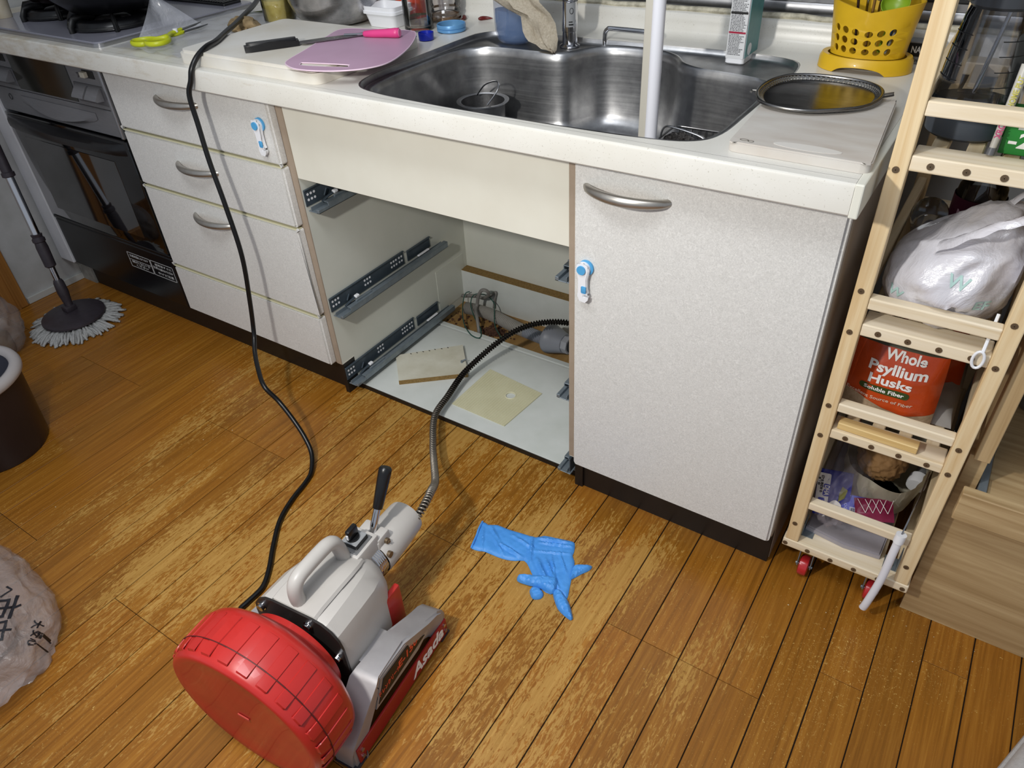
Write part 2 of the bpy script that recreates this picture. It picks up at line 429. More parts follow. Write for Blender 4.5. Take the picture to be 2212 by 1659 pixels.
def text(name, s, size, mtx, m, parent, width=None, ext=.0004, off=0, shear=0, local=False, bvh=None, dirv=None, lift=.0008, label=None):
    bm = text_bm(s, size, 0 if bvh is not None else ext, off, shear)
    if width:
        xs = [v.co.x for v in bm.verts]; k = width/max(1e-6, max(xs)-min(xs))
        for v in bm.verts: v.co.x *= k
    for v in bm.verts: v.co = mtx @ v.co
    if bvh is not None:
        bmesh.ops.subdivide_edges(bm, edges=[e for e in bm.edges if e.calc_length() > size*.25], cuts=2)
        d = V(dirv).normalized()
        for v in bm.verts:
            h = bvh.ray_cast(v.co-d*.5, d)
            if h[0] is not None: v.co = h[0]-d*lift
    return obj(name, bm, m, parent, local=local, label=label)
def frame(o, xa, ya):
    x = V(xa).normalized(); y = V(ya); y = (y-x*y.dot(x)).normalized(); z = x.cross(y)
    return Mx(((x.x, y.x, z.x, o[0]), (x.y, y.y, z.y, o[1]), (x.z, y.z, z.z, o[2]), (0, 0, 0, 1)))
def bvh_of(mb): return BVHTree.FromBMesh(mb.bm)
# ------------------------------------------------------------------ floor: boards of four strips
PW = .0745; PX0 = .1469
floor = struct('floor', MB().box(-2.14, 1.45, -1.75, .66, -.03, -.0035), mat('dark_floor_joint', '#1d1108', .8), 'worn brown wooden strip floor')
i0 = int(math.floor((-2.12-PX0)/PW)); i1 = int(math.ceil((1.4-PX0)/PW))
JA = (-1.75, -1.164, -.2554, .66); JB = (-1.75, -.731, .12, .66)
for i in range(i0, i1):
    xa = PX0+i*PW; b = (i-1)//4
    js = JA if b % 2 == 0 else JB
    js = list(js)
    if i == 8: js = [-1.75, -.9, -.03, .66]
    if i == 6: js = [-1.75, -1.1, -.148, .66]
    for a, c in zip(js, js[1:]):
        g = .0010 if i % 4 != 1 else .0013
        pb = MB().box(xa+g, xa+PW-g, a+.0005, c-.0005, -.0035, 0, .0006, 1)
        obj('plank', pb, FLOOR, floor)
# ------------------------------------------------------------------ walls
struct('wall_back', MB().box(-2.14, 1.45, .66, .74, 0, 2.4), PLASTER, 'white back wall behind the kitchen worktop')
wl = struct('wall_left', MB().box(-2.14, -2.025, -.17, .66, 0, 2.4), mat('grubby_white_wall', '#bfbfbe', .6, var='#a9a9a6', vs=9, bump=.05), 'grubby white side wall left of the oven')
struct('wall_left_recess', MB().box(-2.14, -2.05, -1.75, -.232, .075, 2.4), PLASTER, 'white wall beside the brown door frame')
struct('baseboard_left', MB().box(-2.025, -2.017, -.165, .045, 0, .022, .001), mat('white_base_strip', '#b9b9b4', .5), 'thin white base strip of the side wall')
struct('trim_1', MB().box(-2.055, -2.012, -.232, -.17, 0, 2.4, .003).box(-2.012, -2.006, -.205, -.198, 0, 2.4), TRIMW, 'brown wooden door frame upright')
struct('trim_2', MB().box(-2.06, -2.03, -1.75, -.232, 0, .075, .003), TRIMW, 'brown wooden base board beside the door frame')
# window behind the sink (dark outside)
win = struct('window_1', MB().box(-.98, 1.2, .61, .662, .935, 1.75), mat('night_window_glass', '#07080b', .08, var='#0b0d10', vs=2), 'dark window above the sink')
obj('window_sill_rail', MB().tube([(-.62, .625, .912), (1.2, .625, .912)], .026, 14).box(-.62, 1.2, .60, .66, .925, .94), m_steel('dull_aluminium', '#8a8a8c', .33, (90, 8, 8)), win, True)
obj('window_frame', MB().box(-.98, 1.2, .595, .612, .938, .965, .003).box(.52, .56, .59, .612, .95, 1.75, .003).box(-.98, -.94, .59, .612, .95, 1.75, .003), mat('black_window_frame', '#16171a', .4), win)
obj('wavy_cable', MB().tube(spline([(.02+.01*k, .598, .955+.006*math.sin(k*1.1)) for k in range(0, 90, 4)], 3), .0045, 7), WHITEP, win, True)  # white cable wavering along the bottom of the window

# ------------------------------------------------------------------ worktop
ZT = .85; YF = -.0462
cut = spline2([(-.469, .013), (-.40, -.010), (-.30, -.017), (-.198, -.020), (.004, -.018), (.134, -.010), (.199, .010), (.224, .054), (.228, .146), (.229, .24), (.232, .36), (.225, .447), (.205, .482), (.165, .496), (.10, .500), (-.007, .499), (-.265, .488), (-.44, .478), (-.485, .45), (-.497, .40), (-.500, .221), (-.498, .077)], 5)
wt = thing('worktop', 'long cream stone-look worktop with a sink cut-out, running above all cabinets', 'worktop', (-.8, .25, .8051))
obj('slab', MB().prism([(-2.02, YF+.018), (.4366, YF+.018), (.4366, .575), (-2.02, .575)], .812, ZT, [cut]), STONE, wt)
prof = [(YF+.0185, .8051), (YF+.003, .8051), (YF, .808), (YF, .8445), (YF+.0012, .848), (YF+.0035, .8496), (YF+.007, ZT), (YF+.0185, ZT)]
obj('front_edge', MB().grid([[(x, y, z) for y, z in prof] for x in (-2.02, .4366)]), STONE, wt, True, 20)
obj('end_trim', MB().box(.4366, .4486, YF-.001, .57, .8035, ZT+.001, .002), mat('ivory_end_trim', '#d9d8cc', .4), wt)
up = [(.535, ZT), (.552, ZT+.001), (.562, ZT+.005), (.568, ZT+.014), (.570, ZT+.03), (.571, .893), (.574, .896), (.60, .898), (.60, ZT)]
obj('upstand', MB().grid([[(x, y, z) for y, z in up] for x in (-2.02, -.62, .62)]), STONE, wt, True, 60)
obj('caulk_joint', MB().tube([(-.62+.04*k, .585+.003*math.sin(k*2.3), .9005+.0012*math.sin(k*1.7)) for k in range(32)], .006, 7), mat('dirty_caulk', '#cfc9b4', .6, var='#8f8a78', vs=70), wt, True)

# ------------------------------------------------------------------ sink
def ring(poly, z, off=0, c=(-.13, .24)):
    """contour sampled by angle around c, shrunk by off"""
    out = []; n = 120
    for k in range(n):
        a = 2*PI*k/n; dx, dy = math.cos(a), math.sin(a); best = 0
        for i in range(len(poly)):
            ax, ay = poly[i-1]; bx, by = poly[i]; ex, ey = bx-ax, by-ay
            den = dx*ey-dy*ex
            if abs(den) < 1e-12: continue
            t = ((ax-c[0])*ey-(ay-c[1])*ex)/den; u = ((ax-c[0])*dy-(ay-c[1])*dx)/den
            if t > 0 and -1e-6 <= u <= 1+1e-6: best = max(best, t)
        best -= off; out.append((c[0]+dx*best, c[1]+dy*best, z))
    return out
basin = spline2([(-.455, .022), (-.38, .008), (-.198, .002), (.004, .006), (.13, .014), (.19, .034), (.208, .075), (.211, .17), (.211, .27), (.205, .335), (.175, .368), (.11, .382), (.05, .390), (.01, .412), (-.02, .452), (-.06, .476), (-.12, .482), (-.18, .472), (-.212, .44), (-.24, .392), (-.29, .377), (-.37, .374), (-.43, .362), (-.468, .32), (-.476, .22), (-.474, .08)], 5)
low = [(x, max(y, .046)) for x, y in basin]
sk = thing('kitchen_sink', 'large stainless steel sink set into the worktop', 'sink', (-.13, .24, .66))
rows = [ring(cut, .8495), ring(cut, .8495, .003), ring(cut, .842, .006), ring(cut, .839, .010), ring(basin, .8385, -.011), ring(basin, .8425, -.007), ring(basin, .843, -.002), ring(basin, .838, .003),
        ring(basin, .825, .006), ring(low, .80, .004), ring(low, .76, .008), ring(low, .705, .013), ring(low, .686, .021), ring(low, .677, .037), ring(low, .674, .062), ring(low, .668, .15)]
mb = MB().grid(rows, True); mb.bm.faces.new([v for v in mb.bm.verts[-120:]])
obj('basin', mb, STEEL, sk, True, 60)
obj('towel_bar', MB().tube(spline([(-.196, .487, .838), (-.196, .487, .862), (-.190, .487, .871), (-.18, .487, .873), (-.11, .487, .873), (-.095, .487, .871), (-.088, .487, .862), (-.088, .487, .838)], 4), .0048, 10), CHROME, sk, True, 70)

# ------------------------------------------------------------------ handles, drawers, doors
def bow_handle(parent, x0, x1, z, yf=0, sag=.0):
    pts = []; n = 22
    for k in range(n+1):
        t = k/n; b = math.sin(PI*t)**.62
        pts.append((x0+(x1-x0)*t, yf+.004-.030*b, z-sag*b))
    rs = [.0062+.0018*math.sin(PI*k/n) for k in range(n+1)]
    return obj('handle', MB().tube(pts, rs, 12, flat=1.15), NICKEL, parent, True, 70)
def door_front(name, x0, x1, z0, z1, parent, r=.006, m=LAM):
    """laminated front with rounded edges; outline in x, z"""
    mb = MB().prism(rrect(x0, x1, z0, z1, r), 0, .02, bev=.005)
    mb.mk = 0; mb.xf(Mx(((1, 0, 0, 0), (0, 0, -1, .02), (0, 1, 0, 0), (0, 0, 0, 1))))
    return obj(name, mb, m, parent, True, 35)
XA, XB, XD = -1.3294, -.7322, .4366
dc = thing('drawer_cabinet', 'pale grey cabinet of four drawers between the black oven and the open sink cabinet', 'cabinet', (-1.03, .3, 0))
obj('carcass', MB().box(XA+.002, XB, .0212, .56, .1, .803), TAUPE, dc)
for (za, zb_, hz) in ((.6505, .798, .750), (.5005, .6445, .590), (.2555, .4945, .452), (.1004, .2495, None)):
    d = door_front('drawer', XA+.002, XB-.003, za, zb_, dc)
    obj('top_edge', MB().box(XA+.004, XB-.006, -.0006+.001, .019, zb_-.0005, zb_+.0016, .0006, 1), CREAMEDGE, d, label='yellowed cream upper edge')
    if hz: bow_handle(d, -1.128, -.978, hz)
obj('kickboard', MB().box(XA, XB+.004, .042, .054, 0, .0995), BLACK, dc)

bc = thing('base_cabinet', 'pale grey single-door cabinet under the right end of the worktop', 'cabinet', (.22, .3, 0))
obj('carcass', MB().box(.002, XD-.018, .0212, .56, .1, .655).box(.24, XD-.018, .0212, .56, .655, .803).box(.002, .24, .0212, .036, .655, .803), CREAM_L, bc)
obj('end_panel', MB().prism([(.0215, .1), (.052, .1), (.056, .0), (.56, .0), (.56, .803), (.0215, .803)], XD-.0175, XD, mtx=Mx(((0, 0, 1, 0), (1, 0, 0, 0), (0, 1, 0, 0), (0, 0, 0, 1)))), mat('taupe_end_panel', '#a09282', .45, var='#a89a8a', vs=20), bc)
dd = door_front('door', .002, XD-.001, .1004, .7985, bc, .008)
bow_handle(dd, .024, .172, .750)
obj('top_edge', MB().box(.006, XD-.006, .001, .019, .798, .8005, .0008, 1), CREAMEDGE, dd, label='yellowed cream upper edge')
obj('kickboard', MB().box(.006, XD-.001, .042, .0515, 0, .0995).box(-.012, .008, .036, .06, 0, .099), BLACK, bc)

# ------------------------------------------------------------------ open sink cabinet
SL, SR = -.715, -.018
sc = thing('sink_cabinet', 'open cream cabinet under the sink with its drawers taken out and metal runners bare', 'cabinet', (-.36, .3, 0))
def side_panel(x0, x1, cutz=False):
    poly = [(.0215, .1), (.066, .1), (.066, .0), (.606, .0), (.606, .803), (.0215, .803)]
    if cutz: poly = poly[:4]+[(.606, .655), (.042, .655), (.042, .803), (.0215, .803)]
    mb = MB().prism(poly, x0, x1); mb.mk = 0
    mb.xf(Mx(((0, 0, 1, 0), (1, 0, 0, 0), (0, 1, 0, 0), (0, 0, 0, 1)))); return mb
sl = obj('side_panel', side_panel(XB+.001, SL), CREAM_L, sc)
obj('edge_band', MB().box(XB+.0006, SL+.0002, .0195, .0217, .1, .803), TAUPE, sl, label='taupe front edge band')
obj('notch_edge', MB().box(XB+.001, SL+.0004, .0215, .0665, .0985, .1002), CREAM, sl)
obj('black_plinth_end', MB().box(XB+.0045, SL+.0006, .024, .0668, 0, .0983, .001, 1), BLACK, sl)
sr = obj('side_panel', side_panel(SR, .0, True), CREAM_L, sc)
obj('edge_band', MB().box(SR-.0002, .0004, .0195, .0217, .104, .803), TAUPE, sr, label='taupe front edge band')
obj('apron_panel', MB().box(SL, SR, .0215, .04, .6185, .803, .001, 1), CREAM, sc)
obj('back_panel', MB().box(SL, SR, .595, .606, .03, .803), CREAM_L, sc)
lb = obj('lower_back_board', MB().box(SL, SR, .562, .578, 0, .118), WHITEB, sc)
obj('raw_top_edge', MB().box(SL, SR, .5622, .5945, .1175, .1195), MDF, lb, label='raw brown upper edge')
fp = obj('floor_panel', MB().box(SL+.001, SR-.001, .062, .397, .0125, .0155, .0005, 1), WHITEB, sc)
obj('front_lip', MB().box(SL+.001, SR+.012, .060, .0635, 0, .0128), BLACK, fp)
obj('rear_strip', MB().box(SL+.001, SR-.001, .401, .418, .0005, .019, .001, 1), WHITEB, sc)
obj('bare_floor_patch', MB().box(SL, SR, .418, .562, -.001, .003), PLY, sc)
obj('patch_plate', MB().box(SL-.0005, SL+.0012, .44, .575, .03, .17), CREAM_L, sl)
def rail(z, side, m1=GALV_D):
    """drawer runner on the side wall: side=+1 left wall, -1 right wall; z = bottom of the channel"""
    x = SL if side > 0 else SR
    X = lambda d: x+side*d
    bx = lambda mb, a, b, y0, y1, z0, z1, bv=.0006: mb.box(min(X(a), X(b)), max(X(a), X(b)), y0, y1, z0, z1, bv, 1)
    mb = MB(); bx(mb, .0005, .0025, .025, .315, z+.012, z+.052); bx(mb, .0025, .0065, .025, .315, z+.050, z+.0522)
    bx(mb, .0005, .0025, .329, .43, z+.012, z+.044); bx(mb, .0025, .007, .329, .43, z+.042, z+.0442)
    r = obj('drawer_runner', mb, m1, sc)
    mb = MB(); bx(mb, .002, .036, .028, .47, z, z+.0022); bx(mb, .034, .036, .060, .47, z, z+.017); bx(mb, .022, .036, .060, .47, z+.0155, z+.0172); bx(mb, .010, .012, .028, .47, z, z+.012)
    bx(mb, .028, .036, .028, .062, z, z+.009); bx(mb, .024, .03, .09, .15, z+.0172, z+.0215)
    obj('channel', mb, GALV, r)
    mb = MB()
    for y in (.035, .045, .055, .155, .165, .175, .262, .272, .282, .295, .305):
        for dz in (.026, .037): mb.cyl((X(.0024), y, z+dz+(.002 if dz > .03 else 0)), (X(.0030), y, z+dz+(.002 if dz > .03 else 0)), .0032, 8)
    obj('fixing_holes', mb, WHITEP, r)['kind'] = 'stuff'
    mb = MB(); bx(mb, .012, .022, .098, .112, z+.020, z+.028, .002); bx(mb, .010, .018, .36, .41, z+.014, z+.019, .002)
    obj('plastic_roller', mb, WHITEP, r)
    mb = MB(); mb.tube([(X(.012), .065, z+.012), (X(.014), .085, z+.019), (X(.016), .10, z+.022)], .003, 6); mb.tube([(X(.008), .078, z+.022), (X(.008), .088, z+.036)], .0018, 5)
    obj('catch_lever', mb, GALV_D, r)
for z in (.537, .250, .032):
    rail(z, 1); rail(z, -1)
# ------------------------------------------------------------------ drain cleaning machine
MT = .10
RED = mat('red_moulded_plastic', '#b32823', .33, var='#a8231f', vs=20, coat=.2, bump=.03, bs=90)
REDB = mat('red_painted_bar', '#941a16', .4); GREYP = mat('warm_grey_housing', '#b9b5b0', .38, var='#b1ada8', vs=14)
ALU = mat('cast_grey_skid', '#a29fa0', .38, .35, var='#989596', vs=30); PLATE = mat('dark_back_plate', '#3a3634', .38, .5)
WHITET = mat('white_print', '#eceae6', .5); ORT = mat('orange_print', '#e2502e', .5); BLKT = mat('black_print', '#0d0d0e', .5)
mc = thing('drain_cleaning_machine', 'grey and red drum drain-cleaning machine on the floor', 'machine', (-.138, -.795, 0), MT)
ML = WM[mc.name]
def mo(name, mb, m, parent=None, smooth=True, angle=38, label=None):
    bm = mb.bm
    for v in bm.verts: v.co = ML @ v.co
    return obj(name, mb, m, parent or mc, smooth, angle, label=label)
YROT = Mx.Rotation(-PI/2, 4, 'X')          # lathe axis z -> +y
def ylathe(prof, c, n=56, capb=False, capt=False):
    mb = MB().lathe(prof, n, (0, 0, 0), capb=capb, capt=capt); mb.mk = 0
    return mb.xf(Mx.Translation(c) @ YROT)
DC = (0, 0, .154)
drum = mo('drum', ylathe([(.0, .004), (.05, .003), (.09, .004), (.125, .002), (.136, .0), (.1410, .002), (.1440, .007), (.1470, .018), (.1495, .030), (.1500, .070), (.1490, .082), (.1455, .091), (.138, .098), (.118, .109), (.098, .116), (.090, .120), (.088, .131), (.06, .133), (.0, .133)], DC, 72), RED)
for k in range(26):                         # raised moulded pads around the rim
    a = 2*PI*(k+.35)/26; hw = .066; rows = []
    for rr, y in ((.1440, .0085), (.1487, .0100), (.1500, .018), (.1512, .030), (.1516, .074), (.1510, .0785), (.1490, .0795)):
        rows.append([(DC[0]+(rr-(.0016 if abs(t) == hw else 0))*math.cos(a+t), y, DC[2]+(rr-(.0016 if abs(t) == hw else 0))*math.sin(a+t)) for t in (-hw, -hw*.93, -hw*.5, 0, hw*.5, hw*.93, hw)])
    mo('moulded_pad', MB().grid(rows), RED, drum, True, 50)
mo('seam_groove', MB().tube([(DC[0]+.1512*math.cos(2*PI*k/90), .030, DC[2]+.1512*math.sin(2*PI*k/90)) for k in range(90)], .0010, 5, closed=True), mat('dark_seam', '#4a0d0b', .6), drum)
mo('centre_scar', MB().box(-.012, .012, .0015, .0032, .150, .157, .001, 1), mat('worn_red', '#c24a40', .5), drum, False)
# housing: rounded hood, loft of arches along y
def arch(y, hw, zt, zb=.06, rad=.05, n=3, xo=0):
    p = [(xo-hw, y, zb)]
    for cx, a0, a1 in ((xo-hw+rad, PI, PI/2), (xo+hw-rad, PI/2, 0)):
        for k in range(n+1):
            a = a0+(a1-a0)*k/n; p.append((cx+rad*math.cos(a), y, zt-rad+rad*math.sin(a)))
    p.append((xo+hw, y, zb)); return p
rows = [arch(.150, .090, .243, .05, .052), arch(.155, .0915, .2445, .05, .052), (arch(.215, .0905, .2435, .055, .056)), arch(.255, .086, .238, .07, .06), arch(.285, .075, .228, .085, .06), arch(.305, .060, .214, .105, .05), arch(.318, .040, .196, .125, .034), arch(.322, .030, .188, .135, .026)]
mb = MB().grid(rows); mb.bm.verts.ensure_lookup_table(); n_ = len(rows[0])
mb.bm.faces.new([mb.bm.verts[(len(rows)-1)*n_+k] for k in range(n_)])
hood = mo('housing', mb, GREYP, None, True, 24)
# shallow raised top band and side flutes
rows = [[(x*k, y, z) for x in (-.047, -.043, -.02, .0, .02, .043, .047) for z in [zz+(.0045 if abs(x) < .045 else 0)]] for y, zz, k in ((.151, .2425, 1), (.17, .2440, 1), (.22, .2425, 1), (.25, .238, .96), (.275, .230, .85), (.292, .2215, .7))]
mo('top_band', MB().grid(rows), GREYP, hood, True, 30)
pl_ = [(-.0925, .045), (.0925, .045)]+[(.0925*1, .19)]+[(.0405+.052*math.cos(a), .1935+.052*math.sin(a)) for a in (0, .4, .8, 1.2, PI/2)]+[(-.0405+.052*math.cos(a), .1935+.052*math.sin(a)) for a in (PI/2, 1.95, 2.35, 2.75, PI)]
mb = MB().prism(pl_, 0, .004); mb.mk = 0; mb.xf(Mx(((1, 0, 0, 0), (0, 0, -1, .150), (0, 1, 0, 0), (0, 0, 0, 1))))
plate = mo('back_plate', mb, PLATE, None, True, 30)
for x, z in ((-.072, .215), (.030, .225), (.076, .165), (-.079, .12)):
    mo('bolt', MB().cyl((x, .139, z), (x, .146, z), .0066, 12).cyl((x, .144, z), (x, .1465, z), .0085, 14), CHROME, plate, True, 30)
mo('hub_shaft', MB().cyl((0, .12, .158), (0, .147, .158), .03, 24), PLATE, None)
mo('lower_motor_cover', MB().box(-.07, .070, .20, .312, .022, .132, .014, 3), RED, None, label='red lower motor cover')
mo('cover_flange', MB().box(.066, .078, .222, .318, .030, .15, .004, 2), RED, None)
# carry handle
hp = [(0, .166, .236), (0, .164, .262), (0, .167, .281), (0, .178, .292), (0, .20, .294), (0, .235, .293), (0, .255, .290), (0, .267, .280), (0, .274, .258), (0, .278, .232)]
mo('carry_handle', MB().tube(spline(hp, 4), .0125, 12, flat=1.05), GREYP, None, True, 70)
# switch block and knob
sb = mo('switch_block', MB().box(-.027, .027, .283, .345, .17, .2325, .004, 2), GREYP)
mo('switch_plate', MB().box(-.021, .021, .289, .336, .2315, .2345, .001, 1), mat('brushed_label_plate', '#8d8d8d', .35, .6), sb)
mo('switch_body', MB().box(-.016, .016, .297, .331, .234, .2435, .0015, 1), BLACKP, sb)
mo('switch_face', MB().box(-.0155, .0155, .2975, .3305, .2434, .2447, .001, 1), mat('grey_switch_face', '#8c8e90', .45), sb)
mo('rotary_knob', MB().cyl((-.002, .312, .244), (-.002, .312, .249), .012, 20).box(-.007, .003, .300, .325, .249, .270, .003, 2), BLACKP, sb, True, 35)
mo('knob_pointer', MB().box(-.0035, .0005, .2985, .3015, .252, .262), WHITEP, sb)
# clamp bracket, lever, nozzle
NO = (.008, 0, .168)
nz = mo('nozzle_sleeve', ylathe([(.0385, .338), (.0405, .342), (.0395, .40), (.0375, .442), (.036, .448), (.032, .449), (.013, .448), (.012, .42)], NO, 40), GREYP)
mo('spring_rings', MB().tube([(NO[0]+.033*math.cos(t*.35),   .318+.022*t/90, NO[2]+.034*math.sin(t*.35)) for t in range(91)], .0042, 8), CHROME, nz, True, 70)
mo('inner_sleeve', ylathe([(.030, .315), (.030, .36)], NO, 24), PLATE, nz)
cb = mo('clamp_bracket', MB().box(-.020, .001, .336, .372, .178, .226, .004, 2).box(.010, .030, .338, .372, .178, .221, .004, 2).box(-.02, .03, .336, .352, .175, .215, .003, 2), GREYP)
mo('pivot_bolt', MB().cyl((.030, .357, .205), (.036, .357, .205), .0055, 12).cyl((.036, .357, .205), (.039, .357, .205), .003, 6), BRASS, cb)
mo('clamp_screw', MB().cyl((.036, .345, .186), (.047, .345, .186), .0065, 14), BRASS, cb)
lev = mo('clamp_lever', MB().tube(spline([(.005, .352, .212), (.005, .360, .228), (.005, .372, .246), (.005, .383, .262)], 5), [.0068]*16, 12), CHROME, None, True, 70)
d0 = V((.005, .380, .256)); d1 = V((.005, .424, .322)); dv = d1-d0
mo('lever_grip', MB().tube([d0+dv*t for t in (0, .02, .5, .85, .96, 1.0)], [.0088, .0094, .0112, .0122, .0120, .0095], 20), BLACKP, lev, True, 50)
# skids
def skid(sg):
    P = [(.058, .0), (.058, .040), (.066, .062), (.143, .130), (.158, .135), (.232, .131), (.246, .126), (.296, .100), (.332, .084), (.344, .074), (.350, .060), (.350, .0), (.325, .0), (.322, .028), (.296, .054), (.248, .090), (.236, .096), (.160, .100), (.150, .096), (.094, .040), (.088, .0)]
    xa, xb = (.098, .142) if sg > 0 else (-.142, -.098)
    mb = MB().prism(P, xa, xb, bev=0); mb.mk = 0; mb.xf(Mx(((0, 0, 1, 0), (1, 0, 0, 0), (0, 1, 0, 0), (0, 0, 0, 1))))
    bmesh.ops.bevel(mb.bm, geom=[e for e in mb.bm.edges if len(e.link_faces) == 2 and e.calc_face_angle(0) > 1.2 and e.calc_length() > .012], offset=.005, segments=2, affect='EDGES')
    s_ = mo('skid', mb, ALU, None, True, 40)
    # flat web with the name panel between top bar and red bar
    web = [(.134, .070), (.160, .125), (.236, .122), (.298, .078), (.262, .066)]
    x0, x1 = sorted((sg*.128, sg*.1430))
    mb = MB().prism(web, x0, x1); mb.mk = 0; mb.xf(Mx(((0, 0, 1, 0), (1, 0, 0, 0), (0, 1, 0, 0), (0, 0, 0, 1))))
    w_ = mo('skid_web', mb, ALU, s_, True, 30)
    pan = [(.142, .076), (.166, .119), (.236, .115), (.284, .081)]
    x0, x1 = sorted((sg*.1425, sg*.1440))
    mb = MB().prism(pan, x0, x1); mb.mk = 0; mb.xf(Mx(((0, 0, 1, 0), (1, 0, 0, 0), (0, 1, 0, 0), (0, 0, 0, 1))))
    mo('name_panel', mb, BLKT, s_, False)
    x0, x1 = sorted((sg*.1405, sg*.1450))
    bar = mo('red_bar', MB().box(x0, x1, .070, .348, .006, .046, .001, 1), REDB, s_, False)
    for y, z in ((.081, .034), (.079, .017), (.339, .036), (.341, .018)):
        mo('bar_screw', MB().cyl((sg*.145, y, z), (sg*.1472, y, z), .0038, 12), CHROME, bar, True, 30)
    mo('rubber_foot', MB().box(min(sg*.10, sg*.146), max(sg*.10, sg*.146), .056, .088, 0, .004).box(min(sg*.10, sg*.146), max(sg*.10, sg*.146), .325, .352, 0, .004), DGREY, s_, False)
    return s_, bar
sk_r, bar_r = skid(1); sk_l, bar_l = skid(-1)
mo('axle_bridge', MB().box(-.128, .128, .17, .24, .108, .128, .003, 2), ALU)
def mtext(name, s, size, y, z, x, m, par, width=None, shear=0, off=0, up=(0, 0, 1)):
    fr = ML @ frame((x, y, z), (0, 1, 0), up)
    return text(name, s, size, fr, m, par, width=width, shear=shear, off=off, ext=.0003)
mtext('maker_lettering', 'Asada', .040, .282, .0265, .1454, WHITET, bar_r, .104, .25, .0009)
mtext('model_lettering', 'E-150', .0225, .232, .098, .1442, ORT, sk_r, .058, .15, .0004)
mtext('type_lettering', 'ドレンクリーナ', .0130, .176, .0935, .1442, ORT, sk_r, .058, 0, .0002)

# ------------------------------------------------------------------ drain snake (helical spring) and power cord
sn = spline([(-.146, -.40, .170), (-.147, -.352, .178), (-.150, -.318, .186), (-.168, -.277, .176), (-.214, -.214, .124), (-.292, -.128, .068), (-.345, -.067, .052), (-.411, .024, .046), (-.432, .107, .045), (-.446, .19, .052), (-.435, .251, .070), (-.409, .301, .099), (-.370, .345, .130), (-.315, .385, .150), (-.24, .42, .152), (-.15, .44, .128), (-.08, .45, .090), (-.05, .455, .05)], 26)
# equal steps along the path, then a helix around it
acc = [0]
for a, b in zip(sn, sn[1:]): acc.append(acc[-1]+(b-a).length)
def along(s_):
    lo, hi = 0, len(acc)-1
    while hi-lo > 1:
        mid = (lo+hi)//2
        if acc[mid] <= s_: lo = mid
        else: hi = mid
    t = (s_-acc[lo])/max(1e-9, acc[hi]-acc[lo]); return sn[lo].lerp(sn[hi], t)
Ltot = acc[-1]; pitch = .0072; n = int(Ltot/pitch*14); hel = []; prev = None
for k in range(n+1):
    s_ = Ltot*k/n; p = along(s_); t = (along(min(Ltot, s_+.002))-along(max(0, s_-.002))).normalized()
    if prev is None: prev = t.orthogonal().normalized()
    prev = (prev-t*prev.dot(t)).normalized(); by = t.cross(prev); a = 2*PI*s_/pitch
    hel.append(p+(prev*math.cos(a)+by*math.sin(a))*.0066)
t_ = NT('darkening_spring_steel'); geo = t_.n('ShaderNodeNewGeometry'); sp = t_.n('ShaderNodeSeparateXYZ'); t_.l(geo.outputs['Position'], sp.inputs[0])
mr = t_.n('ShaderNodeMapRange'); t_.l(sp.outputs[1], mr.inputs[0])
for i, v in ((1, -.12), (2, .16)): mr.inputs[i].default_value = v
t_.l(t_.mix(mr.outputs[0], '#8f877c', '#1f1b18'), t_.b.inputs['Base Color']); t_.set(Metallic=.8, Roughness=.38)  # colour runs from grey-brown at the machine to near black along y
snake = thing('drain_snake', 'coiled dark steel drain snake running from the machine into the sink cabinet', 'drain snake', (-.3, 0, 0))
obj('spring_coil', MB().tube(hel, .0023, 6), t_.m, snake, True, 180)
obj('core', MB().tube([along(Ltot*k/120) for k in range(121)], .0048, 8), mat('dark_snake_core', '#17130f', .6, .4), snake, True, 180)
cp = [(-1.35, .60, 1.00), (-1.24, .48, .925), (-1.163, .395, .890), (-1.031, .22, .884), (-.945, .10, .8835), (-.905, .045, .8835), (-.882, .000, .8835), (-.878, -.030, .872), (-.880, -.050, .852), (-.885, -.0565, .83), (-.895, -.064, .80), (-.893, -.066, .74), (-.884, -.072, .66), (-.866, -.078, .56), (-.852, -.085, .44), (-.857, -.098, .32), (-.860, -.112, .235), (-.838, -.140, .20), (-.800, -.170, .178), (-.756, -.196, .158), (-.723, -.191, .12), (-.675, -.198, .084), (-.637, -.207, .050), (-.606, -.223, .024), (-.576, -.259, .008), (-.563, -.293, .006), (-.550, -.348, .006), (-.526, -.407, .006), (-.483, -.466, .006), (-.444, -.513, .006), (-.420, -.553, .006), (-.418, -.594, .006), (-.417, -.614, .006), (-.398, -.632, .006), (-.36, -.640, .007), (-.30, -.635, .02), (-.25, -.61, .06)]
cord = obj('power_cord', MB().tube(spline(cp, 8), .0058, 10), BLACKR, None, True, 180)
tag(cord, 'black power cord hanging over the worktop edge and running across the floor to the machine', 'cord')
